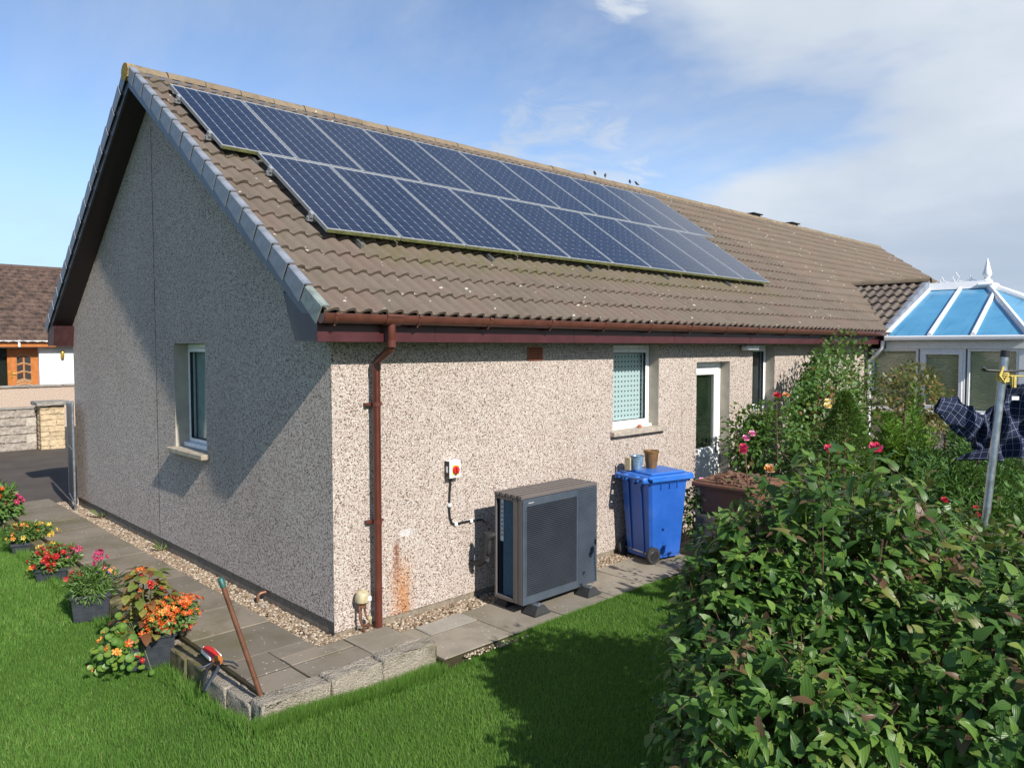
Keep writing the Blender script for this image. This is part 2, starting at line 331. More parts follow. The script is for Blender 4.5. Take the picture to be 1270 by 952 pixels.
M['copperleaf'] = m_leaf('coppery_leaf', [(0, (.04, .085, .02)), (.35, (.09, .12, .03)), (.7, (.20, .13, .045)), (1, (.26, .085, .03))], .45, .25)
M['conifer'] = m_leaf('conifer_green', [(0, (.034, .088, .020)), (.6, (.062, .145, .028)), (1, (.11, .22, .040))], .6, .3)
M['coniferlight'] = m_leaf('conifer_bright', [(0, (.05, .125, .02)), (.6, (.12, .24, .028)), (1, (.22, .34, .045))], .6, .35)
M['cone'] = m_leaf('dwarf_spruce', [(0, (.055, .120, .022)), (.6, (.100, .185, .030)), (1, (.20, .28, .045))], .6, .25)
M['grass'] = m_leaf('grass_blade', [(0, (.085, .190, .030)), (.5, (.135, .275, .048)), (.85, (.20, .36, .075)), (1, (.36, .38, .16))], .6, .5, 0, .2)
M['herb'] = m_leaf('herb_leaf', [(0, (.05, .12, .024)), (.5, (.12, .22, .05)), (1, (.26, .34, .11))], .5, .3)
M['nast'] = m_leaf('round_leaf', [(0, (.05, .14, .018)), (.6, (.11, .22, .032)), (1, (.22, .30, .055))], .4, .35, 0, .45)
M['coleus'] = m_leaf('coleus_leaf', [(0, (.10, .15, .03)), (.4, (.26, .25, .06)), (.7, (.30, .12, .04)), (1, (.14, .022, .018))], .5, .25, 0, .3, 60)
M['stem'] = plain('green_stem', (.10, .13, .035), .6, var=.2)
def petal(name, col): return plain(name, col, .55, var=.22, scale=30)
M['orange'] = petal('orange_petal', (.50, .078, .008)); M['amber'] = petal('amber_petal', (.66, .24, .035)); M['redp'] = petal('red_petal', (.36, .010, .014))
M['pink'] = petal('pink_petal', (.42, .022, .12)); M['rosered'] = petal('rose_red_petal', (.44, .014, .045)); M['pale'] = petal('pale_pink_petal', (.78, .36, .52))
M['yellowp'] = petal('yellow_petal', (.66, .44, .06)); M['violet'] = petal('violet_petal', (.06, .03, .24)); M['peach'] = petal('peach_petal', (.42, .25, .14)); M['cream_p'] = petal('cream_petal', (.75, .66, .36))

# ------------------------------------------------------------------ object helpers
def link(o, parent=None):
    COL.objects.link(o)
    if parent is not None: o.parent = parent
    return o
def tag(o, label=None, cat=None, group=None, kind=None):
    if label: o['label'] = label
    if cat: o['category'] = cat
    if group: o['group'] = group
    if kind: o['kind'] = kind
    return o
def thing(name, label, cat, loc=(0, 0, 0), rz=0.0, group=None):
    o = bpy.data.objects.new(name, None); o.empty_display_size = .1; link(o); o.location = loc; o.rotation_euler = (0, 0, rz)
    return tag(o, label, cat, group)
class MB:
    def __init__(s): s.v = []; s.f = []; s.mi = []
    def add(s, V, F, m=0):
        b = len(s.v); s.v += [tuple(p) for p in V]; s.f += [tuple(i + b for i in f) for f in F]; s.mi += [m] * len(F); return s
    def quad(s, a, b, c, d, m=0): return s.add([a, b, c, d], [(0, 1, 2, 3)], m)
    def box(s, x0, y0, z0, x1, y1, z1, m=0, c=0.0, mat=None):
        if x0 > x1: x0, x1 = x1, x0
        if y0 > y1: y0, y1 = y1, y0
        if z0 > z1: z0, z1 = z1, z0
        if c <= 0:
            V = [(x, y, z) for z in (z0, z1) for y in (y0, y1) for x in (x0, x1)]
            F = [(0, 2, 3, 1), (4, 5, 7, 6), (0, 1, 5, 4), (2, 6, 7, 3), (0, 4, 6, 2), (1, 3, 7, 5)]
        else:
            c = min(c, (x1 - x0) * .45, (y1 - y0) * .45, (z1 - z0) * .45)
            bm = bmesh.new(); bmesh.ops.create_cube(bm, size=1)
            for v in bm.verts: v.co = Vector(((x0 + x1) / 2 + v.co.x * (x1 - x0), (y0 + y1) / 2 + v.co.y * (y1 - y0), (z0 + z1) / 2 + v.co.z * (z1 - z0)))
            bmesh.ops.bevel(bm, geom=bm.edges[:], offset=c, segments=1, affect='EDGES', profile=.5)
            bm.verts.index_update(); V = [v.co[:] for v in bm.verts]; F = [[v.index for v in f.verts] for f in bm.faces]; bm.free()
        if mat is not None: V = [(mat @ Vector(p))[:] for p in V]
        return s.add(V, F, m)
    def prism(s, prof, ext, m=0, caps=True):   # profile polygon (3d points) extruded by a vector
        n = len(prof); e = Vector(ext); P = [Vector(p) for p in prof]; V = P + [p + e for p in P]
        F = [(i, (i + 1) % n, n + (i + 1) % n, n + i) for i in range(n)]
        if caps: F += [tuple(range(n - 1, -1, -1)), tuple(range(n, 2 * n))]
        return s.add(V, F, m)
    def tube(s, pts, r, n=8, m=0, caps=True):
        P = [Vector(p) for p in pts]; rs = r if isinstance(r, (list, tuple)) else [r] * len(P)
        V = []; F = []; prev = None
        for i, p in enumerate(P):
            d = (P[min(i + 1, len(P) - 1)] - P[max(i - 1, 0)]).normalized()
            if prev is None: a = d.orthogonal().normalized()
            else: a = (prev - d * prev.dot(d)); a = a.normalized() if a.length > 1e-6 else d.orthogonal().normalized()
            prev = a; b = d.cross(a)
            for k in range(n):
                t = 2 * math.pi * k / n; V.append(p + (a * math.cos(t) + b * math.sin(t)) * rs[i])
        for i in range(len(P) - 1):
            for k in range(n): F.append((i * n + k, i * n + (k + 1) % n, (i + 1) * n + (k + 1) % n, (i + 1) * n + k))
        if caps: F += [tuple(range(n - 1, -1, -1)), tuple(range((len(P) - 1) * n, len(P) * n))]
        return s.add(V, F, m)
    def lathe(s, prof, c=(0, 0, 0), n=16, m=0, axis='z', caps=True):
        V = []; F = []
        for (r, h) in prof:
            for k in range(n):
                t = 2 * math.pi * k / n; q = (r * math.cos(t), r * math.sin(t), h)
                if axis == 'y': q = (q[0], -q[2], q[1])
                if axis == 'x': q = (q[2], q[0], q[1])
                V.append((q[0] + c[0], q[1] + c[1], q[2] + c[2]))
        for i in range(len(prof) - 1):
            for k in range(n): F.append((i * n + k, i * n + (k + 1) % n, (i + 1) * n + (k + 1) % n, (i + 1) * n + k))
        if caps: F += [tuple(range(n - 1, -1, -1)), tuple(range((len(prof) - 1) * n, len(prof) * n))]
        return s.add(V, F, m)
    def mesh(s, name, mats, smooth=None):
        me = bpy.data.meshes.new(name); me.from_pydata(s.v, [], s.f)
        for m in (mats if isinstance(mats, (list, tuple)) else [mats]): me.materials.append(m)
        if any(s.mi): me.polygons.foreach_set('material_index', s.mi)
        if smooth:
            me.polygons.foreach_set('use_smooth', [True] * len(s.f)); me.set_sharp_from_angle(angle=R(smooth))
        me.update(); return me
    def build(s, name, mats, parent=None, smooth=None):
        return link(bpy.data.objects.new(name, s.mesh(name, mats, smooth)), parent)
def np_mesh(name, V, F, mats, tint=None, uv=None, smooth=False):
    me = bpy.data.meshes.new(name); V = np.asarray(V, np.float32); F = np.asarray(F, np.int32); k = F.shape[1]
    me.vertices.add(len(V)); me.vertices.foreach_set('co', V.ravel())
    me.loops.add(F.size); me.loops.foreach_set('vertex_index', F.ravel())
    me.polygons.add(len(F)); me.polygons.foreach_set('loop_start', np.arange(0, F.size, k, dtype=np.int32))
    for m in (mats if isinstance(mats, (list, tuple)) else [mats]): me.materials.append(m)
    me.update(calc_edges=True)
    if smooth: me.polygons.foreach_set('use_smooth', [True] * len(F))
    if tint is not None:
        a = me.attributes.new('tint', 'FLOAT', 'POINT'); a.data.foreach_set('value', np.asarray(tint, np.float32))
    if uv is not None:
        l = me.uv_layers.new(name='UVMap'); l.data.foreach_set('uv', np.asarray(uv, np.float32)[F.ravel()].ravel())
    return me
def frames(d, up):
    d = d / (np.linalg.norm(d, axis=1, keepdims=True) + 1e-9); x = np.cross(d, up); ln = np.linalg.norm(x, axis=1, keepdims=True)
    x = np.where(ln < 1e-4, np.cross(d, [[1, .3, .2]]), x); x /= np.linalg.norm(x, axis=1, keepdims=True) + 1e-9; z = np.cross(x, d)
    return np.stack([x, d, z], 2)
def scatter(Vl, Fl, pos, d, up, scale, tint, uvl=None):
    n = len(pos); A = frames(d, up); sc = np.asarray(scale).reshape(n, -1)
    Vs = Vl[None] * (sc[:, None, :] if sc.shape[1] == 3 else sc[:, :, None])
    V = np.einsum('nij,nkj->nki', A, Vs) + pos[:, None]
    F = (Fl[None] + (np.arange(n) * len(Vl))[:, None, None]).reshape(-1, Fl.shape[1])
    return V.reshape(-1, 3), F, np.repeat(tint, len(Vl)), (np.tile(uvl, (n, 1)) if uvl is not None else None)
def leaf_shape(w=.5, seg=4, fold=.18, droop=.15, prof=None):
    ys = np.linspace(0, 1, seg + 1); V = []; uv = []
    for y in ys:
        hw = w / 2 * (math.sin(math.pi * min(1, y ** .75)) ** .8 if prof is None else prof(y)) + (.012 if y < .01 else 0)
        z = -droop * y * y
        for u in (-1, 0, 1): V.append((hw * u, y, z + (fold * hw if u else 0))); uv.append((.5 + .5 * u * (hw / (w / 2)) * .96, y))
    F = [(i * 3 + k, i * 3 + k + 1, i * 3 + k + 4, i * 3 + k + 3) for i in range(seg) for k in (0, 1)]
    return np.array(V), np.array(F), np.array(uv)
DIAMOND = (np.array([(0, 0, 0), (.32, .45, .06), (0, 1, -.08), (-.32, .45, .06)], float), np.array([(0, 1, 2, 3)]))
def uvec(n): v = rng.normal(size=(n, 3)); return v / np.linalg.norm(v, axis=1, keepdims=True)
def lumpy(dirs, k=16, amp=.25, seed=1):
    r = np.random.default_rng(seed); c = r.normal(size=(k, 3)); c /= np.linalg.norm(c, axis=1, keepdims=True); a = r.uniform(-1, 1, k) * amp
    return 1 + (np.exp(6 * (dirs @ c.T - 1)) * a).sum(1)
def shrub(name, label, loc, rad, n, size, mat, cat='shrub', seed=1, lump=.35, droop=.2, hollow=.55, stems=7, aspect=.5, zc=None, group=None, tshift=0.0, trunk=True, squash=None, rise=.3):
    """foliage of many small leaves through a lumpy crown, plus stems from the ground"""
    t = thing(name, label, cat, loc, 0, group)
    dirs = uvec(n); r = lumpy(dirs, 22, lump, seed) * rng.uniform(hollow, 1.0, n) ** .7
    rad = np.array(rad, float); zc = rad[2] if zc is None else zc
    pos = dirs * r[:, None] * rad + [0, 0, zc]; pos[:, 2] = np.maximum(pos[:, 2], .02)
    d = dirs * .9 + uvec(n) * .8; d[:, 2] -= droop; up = dirs * .6 + uvec(n) * .45 + [0, 0, .7]
    clump = .5 + .5 * np.sin(dirs[:, 0] * 7 + seed) * np.sin(dirs[:, 2] * 6 + dirs[:, 1] * 5)
    tint = np.clip(rng.beta(2, 2.6, n) * .72 + clump * .22 + tshift + (rng.random(n) < .05) * .3, 0, 1)
    sc = size * rng.uniform(.6, 1.25, n); s3 = np.stack([sc * aspect / .64, sc, sc], 1)
    V, F, T, _ = scatter(*DIAMOND, pos, d, up, s3, tint)
    link(bpy.data.objects.new('foliage', np_mesh('foliage', V, F, mat, T)), t)
    if stems:
        b = MB()
        for i in range(stems):
            k = rng.integers(n); p = pos[k]; q = np.array([p[0] * .15, p[1] * .15, 0]); mid = q * .45 + p * .55 + rng.normal(size=3) * .05; mid[2] = max(mid[2], p[2] * .6)
            b.tube([q, mid, p], [.012, .008, .004], 5)
        b.build('stem', M['bark'], t)
    return t
def dup(o, parent=None):
    c = o.copy(); COL.objects.link(c)
    if parent is not None: c.parent = parent
    for ch in o.children: dup(ch, c)
    return c

# ------------------------------------------------------------------ ground, lawn, drive, paths
def structure(name, mb, mat, parent=None, smooth=None):
    o = mb.build(name, mat, parent, smooth)
    if parent is None: o['kind'] = 'structure'
    return o
def sm(a, b, x): t = np.clip((x - a) / (b - a), 0, 1); return t * t * (3 - 2 * t)
def lawn_z(x, y):
    x = np.asarray(x, float); y = np.asarray(y, float)
    return -.115 + .10 * sm(.3, 1.5, x) + .065 * sm(.1, -1.0, x) * sm(-.2, -.9, y) * sm(-2.6, -1.2, y) + .018 * np.sin(x * 1.7 + .5) * np.sin(y * 1.3) * sm(-.9, -1.6, np.where(x > -1.2, y, -2))
def grid_mesh(x0, x1, y0, y1, nx, ny, zf):
    xs = np.linspace(x0, x1, nx + 1); ys = np.linspace(y0, y1, ny + 1); X, Y = np.meshgrid(xs, ys); Z = zf(X, Y)
    V = np.stack([X, Y, Z], -1).reshape(-1, 3); i = np.arange(nx); j = np.arange(ny); I, J = np.meshgrid(i, j); a = (J * (nx + 1) + I).ravel()
    return V, np.stack([a, a + 1, a + nx + 2, a + nx + 1], 1)
structure('ground', MB().quad((-900, -900, -.32), (900, -900, -.32), (900, 900, -.32), (-900, 900, -.32)), M['far'])
V, F = grid_mesh(-14, 12, -12, 8.2, 130, 100, lawn_z)
cxy = V[F].mean(1); keep = ~((cxy[:, 0] > -.9) & (cxy[:, 1] > -.72)) & ~((cxy[:, 0] > 3.9))
o = link(bpy.data.objects.new('lawn', np_mesh('lawn', V, F[keep], M['lawn'], smooth=True))); o['kind'] = 'structure'
V, F = grid_mesh(3.3, 12, -12, -.9, 40, 50, lambda X, Y: -.10 + .09 * sm(3.3, 4.2, X) + .03 * np.sin(X * 3) * np.cos(Y * 2.6))
o = link(bpy.data.objects.new('soil_bed', np_mesh('soil_bed', V, F, M['soil'], smooth=True))); o['kind'] = 'structure'
structure('driveway', MB().quad((-40, 8.0, -.02), (.9, 8.0, -.02), (.9, 14.2, -.05), (-40, 14.2, -.05)).quad((.9, 8.5, -.02), (40, 8.5, -.02), (40, 14.2, -.05), (.9, 14.2, -.05)), M['asphalt'])
structure('road', MB().quad((-60, 14.2, -.054), (60, 14.2, -.054), (60, 27.5, -.10), (-60, 27.5, -.10)), M['asphalt'])
structure('path_base', MB().box(-1.0, -.74, -.32, -.285, 8.25, .0755).box(-.285, -.74, -.32, .0, 8.25, .004).box(-.284, -.739, .004, .398, -.20, .0757).box(.0, -.20, -.32, .40, .03, .003).box(.40, -.98, -.32, 12, -.245, -.0055).box(.40, -.244, -.32, 12, .03, -.05), M['joint'])

def slab_mesh(w, d, h=.05, seed=0):
    r = random.Random(seed); b = MB(); b.box(-w / 2, -d / 2, -h, w / 2, d / 2, 0, 0, .003)
    b.v = [(x + r.uniform(-.002, .002), y + r.uniform(-.002, .002), z + r.uniform(-.001, .001)) for x, y, z in b.v]; return b
def slab(parent, x0, y0, x1, y1, z, mat, seed):
    g = .006; o = slab_mesh(x1 - x0 - 2 * g, y1 - y0 - 2 * g, .05, seed).build('paving_slab', mat, parent)
    r = random.Random(seed + 99); o.location = ((x0 + x1) / 2, (y0 + y1) / 2, z + r.uniform(-.003, .004)); o.rotation_euler = (r.uniform(-.004, .004), r.uniform(-.004, .004), r.uniform(-.004, .004)); return o
side = bpy.data.objects.new('side_path', None); link(side); side['kind'] = 'structure'
slab(side, -.98, -.74, -.62, -.40, .08, M['slab'], 1); slab(side, -.62, -.74, -.04, -.40, .08, M['slab'], 2); slab(side, -.04, -.74, .40, -.20, .08, M['slab2'], 3)
slab(side, -.62, -.40, -.05, -.215, .0805, M['slab'], 4); slab(side, -.98, -.40, -.62, -.02, .08, M['slab'], 6); slab(side, -.62, -.213, -.28, -.02, .079, M['slab'], 7)
for k in range(13): slab(side, -.98, -.02 + .633 * k, -.28, -.02 + .633 * (k + 1), .0815, M['slab'], 10 + k)
back = bpy.data.objects.new('back_path', None); link(back); back['kind'] = 'structure'
slab(back, .42, -.50, .66, -.24, 0, M['slab2'], 31); slab(back, .66, -.50, 1.21, -.24, .003, M['slabpale'], 32); slab(back, .42, -.98, 1.21, -.50, 0, M['slab2'], 33)
xk = 1.21
for k in range(9):
    slab(back, xk, -.98, xk + .66, -.24, 0, M['slab2'], 40 + k); xk += .66

def rough_block(x0, y0, z0, x1, y1, z1, amp=.012, n=5, seed=0, rnd=.02):
    bm = bmesh.new(); bmesh.ops.create_cube(bm, size=1)
    bmesh.ops.bevel(bm, geom=bm.edges[:], offset=rnd / max(x1 - x0, .1), segments=2, affect='EDGES', profile=.5)
    bmesh.ops.triangulate(bm, faces=bm.faces[:])
    long = [e for e in bm.edges if e.calc_length() > .3]; bmesh.ops.subdivide_edges(bm, edges=long, cuts=n, use_grid_fill=True)
    r = random.Random(seed); b = MB()
    bm.verts.index_update()
    for v in bm.verts:
        p = Vector(((x0 + x1) / 2 + v.co.x * (x1 - x0), (y0 + y1) / 2 + v.co.y * (y1 - y0), (z0 + z1) / 2 + v.co.z * (z1 - z0)))
        b.v.append((p.x + r.gauss(0, amp * .5), p.y + r.gauss(0, amp), p.z + r.gauss(0, amp * .7)))
    b.f = [tuple(v.index for v in f.verts) for f in bm.faces]; b.mi = [0] * len(b.f); bm.free(); return b
kerb = bpy.data.objects.new('path_kerb', None); link(kerb); kerb['kind'] = 'structure'
for i, (a, b_) in enumerate(((-1.10, -.57), (-.565, -.12), (-.115, .405))):
    rough_block(a, -.90, -.32, b_, -.735, .100 + .014 * i, .006, 5, i).build('kerb_block', M['kerb'], kerb, 60)
for i in range(24):
    y0 = -.73 + i * .37; rq = random.Random(i)
    rough_block(-1.12 + rq.uniform(-.01, .01), y0, -.32, -.985, y0 + .374, .045 + rq.uniform(-.006, .006), .005, 4, 20 + i, .008).build('edging_stone', M['kerb'] if random.Random(i + 3).random() < .45 else M['edgemoss'], kerb, 60)

# gravel strip along the walls: a bed plus loose pebbles
structure('gravel_bed', MB().quad((-.28, -.215, .018), (.0, -.215, .018), (.03, 8.2, .006), (-.28, 8.2, .006)).quad((.0, -.215, .0182), (.40, -.215, .0182), (.40, .03, .0182), (.0, .03, .0182))
          .quad((.402, -.25, -.02), (12, -.25, -.02), (12, .03, -.012), (.402, .03, -.012)), M['soil'])
def pebbles(n, xr, yr, zf, smin, smax):
    ico = np.array([(0, 0, 1), (.89, 0, .45), (.28, .85, .45), (-.72, .53, .45), (-.72, -.53, .45), (.28, -.85, .45), (.72, .53, -.45), (-.28, .85, -.45), (-.89, 0, -.45), (-.28, -.85, -.45), (.72, -.53, -.45), (0, 0, -1)])
    fi = np.array([(0, 1, 2), (0, 2, 3), (0, 3, 4), (0, 4, 5), (0, 5, 1), (1, 6, 2), (2, 7, 3), (3, 8, 4), (4, 9, 5), (5, 10, 1), (2, 6, 7), (3, 7, 8), (4, 8, 9), (5, 9, 10), (1, 10, 6)])
    x = rng.uniform(*xr, n); y = rng.uniform(*yr, n); s = rng.uniform(smin, smax, n)
    pos = np.stack([x, y, zf(x, y) + s * .35], 1); s3 = np.stack([s * rng.uniform(.7, 1.3, n), s * rng.uniform(.7, 1.3, n), s * rng.uniform(.45, .8, n)], 1)
    return scatter(ico, fi, pos, uvec(n) * [1, 1, .25], np.tile([0, 0, 1.], (n, 1)), s3, rng.random(n))
k = NT('pebbles'); M['gravel'] = k.m
k.bsdf(k.ramp(k.attr('tint'), [(0, (.09, .062, .042)), (.25, (.24, .175, .115)), (.5, (.33, .255, .17)), (.7, (.19, .12, .08)), (.88, (.48, .42, .33))]), .8, 0, .3)
A = pebbles(9000, (-.285, .0), (-.22, 8.1), lambda x, y: .020 - .0014 * y, .008, .019); B = pebbles(1500, (-.1, .40), (-.215, -.0), lambda x, y: .018 + 0 * x, .007, .016)
C_ = pebbles(7000, (.41, 6.5), (-.245, .02), lambda x, y: -.016 + .03 * np.maximum(0, y + .22), .007, .017); D = pebbles(700, (.6, 4.0), (-1.06, -.97), lambda x, y: -.03 + 0 * x, .006, .016)
off = 0; Vs = []; Fs = []; Ts = []
for (v, f, t, _) in (A, B, C_, D): Vs.append(v); Fs.append(f + off); Ts.append(t); off += len(v)
o = link(bpy.data.objects.new('gravel', np_mesh('gravel', np.concatenate(Vs), np.concatenate(Fs), M['gravel'], np.concatenate(Ts)))); tag(o, 'loose brown and cream gravel in a strip along the foot of the house walls', 'gravel', kind='stuff')

# ------------------------------------------------------------------ the house
house = thing('bungalow', 'pebble-dashed bungalow with brown tiled roof, solar panels and maroon fascia', 'house')
KS = .69; TH = math.atan(KS); CS, SN = math.cos(TH), math.sin(TH); Z0, Y0 = 2.80, -.345; XE = 23.0; YR = 4.0; OV = .28; OE = .255
def Zs(y): return Z0 + KS * (y - Y0)
def slope(x, s, h=0.0): return (x, Y0 + s * CS - h * SN, Z0 + s * SN + h * CS)
WG = 7.7; TB = math.atan((2.80 + .69 * 4.345 - 2.80) / (WG - Y0 - YR)); SB = math.hypot(Zs(YR) - Z0, WG - Y0 - YR)
def slopeb(x, t, h=0.0): return (x, WG - Y0 - t * SB / 16 * math.cos(TB) + h * math.sin(TB), Z0 + t * SB / 16 * math.sin(TB) + h * math.cos(TB))   # rear slope, t in tile rows
def Zb(y): return Z0 + (WG - Y0 - y) * math.tan(TB)
def wall_faces(mb, P, u0, u1, z0, z1, ops, dep):
    us = sorted({u0, u1, *[o[0] for o in ops], *[o[1] for o in ops]}); zs = sorted({z0, z1, *[o[2] for o in ops], *[o[3] for o in ops]})
    for i in range(len(us) - 1):
        for j in range(len(zs) - 1):
            cu, cz = (us[i] + us[i + 1]) / 2, (zs[j] + zs[j + 1]) / 2
            if any(o[0] < cu < o[1] and o[2] < cz < o[3] for o in ops): continue
            mb.quad(P(us[i], zs[j], 0), P(us[i + 1], zs[j], 0), P(us[i + 1], zs[j + 1], 0), P(us[i], zs[j + 1], 0), 0)
    for (a, b, c, d) in ops:
        mb.quad(P(a, c, 0), P(a, c, dep), P(a, d, dep), P(a, d, 0), 1); mb.quad(P(b, c, 0), P(b, d, 0), P(b, d, dep), P(b, c, dep), 1)
        mb.quad(P(a, d, 0), P(a, d, dep), P(b, d, dep), P(b, d, 0), 1); mb.quad(P(a, c, 0), P(b, c, 0), P(b, c, dep), P(a, c, dep), 1)
W1 = (3.83, 4.77, 1.50, 2.545); DR = (5.66, 6.54, .06, 2.31); W3 = (7.20, 7.90, 1.53, 2.545); WGB = (2.62, 3.52, 1.345, 2.56)
b = MB(); wall_faces(b, lambda u, z, d: (u, d, z), 0, 22.7, .15, 2.60, [W1, DR, W3], .26); b.quad((0, 0, .15), (22, 0, .15), (22, .03, .15), (0, .03, .15))
lw = b.build('wall', [M['pebble'], M['render']], house); lw['label'] = 'long sunlit pebble-dashed wall with the back door'
b = MB(); wall_faces(b, lambda u, z, d: (d, u, z), 0, WG, .15, 2.60, [WGB], .26)
b.add([(0, 0, 2.60), (0, WG, 2.60), (0, WG, Zb(WG) - .16), (0, YR, Zs(YR) - .16), (0, 0, Zs(0) - .16)], [(0, 1, 2, 3, 4)]); b.quad((0, 0, .15), (.03, 0, .15), (.03, WG, .15), (0, WG, .15))
b.quad((0, WG, -.2), (22, WG, -.2), (22, WG, 2.9), (0, WG, 2.9)).quad((22, 0, -.2), (22, WG, -.2), (22, WG, 2.9), (22, 0, 2.9)).add([(22, 0, 2.9), (22, WG, 2.9), (22, YR, Zs(YR) - .1)], [(0, 1, 2)])
gw = b.build('wall', [M['pebble'], M['render']], house); gw['label'] = 'pebble-dashed gable wall'
b = MB(); b.quad((.014, .014, -.3), (22, .014, -.3), (22, .014, .152), (.014, .014, .152)).quad((.014, .014, -.3), (.014, WG, -.3), (.014, WG, .152), (.014, .014, .152)); b.build('plinth', M['plinth'], house)
# vertical movement joints in the pebble dash
b = MB(); b.box(-.002, 4.10, .16, .0015, 4.106, 5.2); b.build('movement_joint', M['joint'], house)
b = MB(); b.box(5.30, -.003, .16, 5.306, .0015, 2.56); b.build('movement_joint', M['render'], house)

def window(name, op, axis, dep, backing, mul=True, label=None):
    a, bb, c, d = op; w = bb - a; h = d - c
    if axis == 'x': T = Matrix(((1, 0, 0, a), (0, 1, 0, 0), (0, 0, 1, c), (0, 0, 0, 1)))
    else: T = Matrix(((0, 1, 0, 0), (1, 0, 0, a), (0, 0, 1, c), (0, 0, 0, 1)))
    fr = MB(); t = .055; e = .003
    for (x0, z0, x1, z1) in ((e, e, w - e, t), (e, h - t, w - e, h - e), (e, t, t, h - t), (w - t, t, w - e, h - t)): fr.box(x0, dep, z0, x1, dep + .07, z1, 0, .004, T)
    t2 = t + .045
    for (x0, z0, x1, z1) in ((t, t, w - t, t2), (t, h - t2, w - t, h - t), (t, t2, t2, h - t2), (w - t2, t2, w - t, h - t2)): fr.box(x0, dep - .012, z0, x1, dep + .05, z1, 0, .005, T)
    f = fr.build('window', M['upvc'], house)
    if label: f['label'] = label
    MB().box(t2 - .005, dep + .020, t2 - .005, w - t2 + .005, dep + .026, h - t2 + .005, 0, 0, T).build('pane', M['glass'], f)
    MB().box(t2 - .03, dep + .075, t2 - .03, w - t2 + .03, dep + .078, h - t2 + .03, 0, 0, T).build('blind' if backing == 'dots' else 'curtain', M[backing], f)  # dark backing: a black board added for the unlit room, not a curtain
    g = MB(); ti = .006
    for (x0, z0, x1, z1) in ((t2, t2, w - t2, t2 + ti), (t2, h - t2 - ti, w - t2, h - t2), (t2, t2, t2 + ti, h - t2), (w - t2 - ti, t2, w - t2, h - t2)): g.box(x0, dep - .014, z0, x1, dep + .019, z1, 0, 0, T)
    g.build('gasket', M['black'], f); MB().box(w * .5 - .05, dep - .03, t2 - .035, w * .5 + .05, dep - .012, t2 - .015, 0, .004, T).build('handle', M['upvc'], f) if False else None
    return f, T, w, h
f1, T1, w_, h_ = window('w', W1, 'x', .15, 'dots', label='window with a dotted blind')
MB().box(-.05, -.07, -.06, w_ + .11, .15, -.002, 0, .008, T1).build('sill', M['sillgrey'], f1); MB().box(.003, .10, 0, w_ - .003, .149, .03, 0, .004, T1).build('inner_sill', M['upvc'], f1)
f2, T2, w_, h_ = window('w', W3, 'x', .15, 'dark', label='narrow window near the climbing roses')
MB().box(-.05, -.07, -.06, w_ + .11, .15, -.002, 0, .008, T2).build('sill', M['sillgrey'], f2); MB().box(.003, .10, 0, w_ - .003, .149, .03, 0, .004, T2).build('inner_sill', M['upvc'], f2)
MB().box(.12, .24, .1, .30, .26, h_ - .1, 0, 0, T2).build('curtain', M['curtain'], f2)
f3, T3, w_, h_ = window('w', WGB, 'y', .16, 'curtain', label='gable window with a pale curtain')
MB().box(-.06, -.09, -.062, w_ + .06, .16, -.002, 0, .008, T3).build('sill', M['sill'], f3); MB().box(.003, .09, 0, w_ - .003, .159, .05, 0, .006, T3).build('inner_sill', M['upvc'], f3)
# back door
a, bb, c, d = DR; dep = .15; door = MB()
for (x0, z0, x1, z1) in ((a + .003, c, a + .07, d - .003), (bb - .07, c, bb - .003, d - .003), (a + .07, d - .075, bb - .07, d - .003)): door.box(x0, dep, z0, x1, dep + .08, z1, 0, .005)
dr = door.build('door', M['upvc'], house); lf = MB(); xa, xb, za, zb = a + .073, bb - .073, c + .02, d - .078
for (x0, z0, x1, z1) in ((xa, za, xa + .11, zb), (xb - .11, za, xb, zb), (xa + .11, zb - .11, xb - .11, zb), (xa + .11, .94, xb - .11, 1.08), (xa + .11, za, xb - .11, za + .12)): lf.box(x0, dep - .012, z0, x1, dep + .05, z1, 0, .006)
lf.build('door_leaf', M['upvc'], dr); MB().box(xa + .11, dep + .01, 1.08, xb - .11, dep + .03, zb - .11).build('glass', M['glassdark'], dr); MB().box(xa + .09, dep + .06, 1.05, xb - .09, dep + .065, zb - .09).build('frosted_back', M['frost'], dr)
pn = MB().box(xa + .11, dep, za + .12, xb - .11, dep + .03, .94)
for q in range(3): pn.box(xa + .11 + .14 * q + .065, dep - .004, za + .12, xa + .11 + .14 * q + .075, dep + .002, .94)
pn.build('panel', M['upvc'], dr); MB().box(xb - .07, dep - .02, .98, xb - .035, dep - .011, 1.22, 0, .004).tube([(xb - .052, dep - .02, 1.14), (xb - .052, dep - .06, 1.14), (xb - .16, dep - .06, 1.14)], .009, 8).build('handle', M['black'], dr)
MB().box(a - .02, -.06, -.02, bb + .02, .16, .055, 0, .006).build('door_step', M['sillgrey'], dr)
MB().box(.5, .55, .2, 21.5, 7.2, 2.5).build('interior', M['dark'], house)
# air brick with pierced holes
v = MB(); v.box(2.36, -.012, 2.375, 2.59, .01, 2.52)
vb = v.build('air_brick', M['terracotta'], house); hb = MB()
for i in range(7):
    for j in range(5): hb.box(2.372 + i * .0305, -.0135, 2.387 + j * .0265, 2.388 + i * .0305, -.0118, 2.401 + j * .0265)
hb.build('air_hole', M['void'], vb)

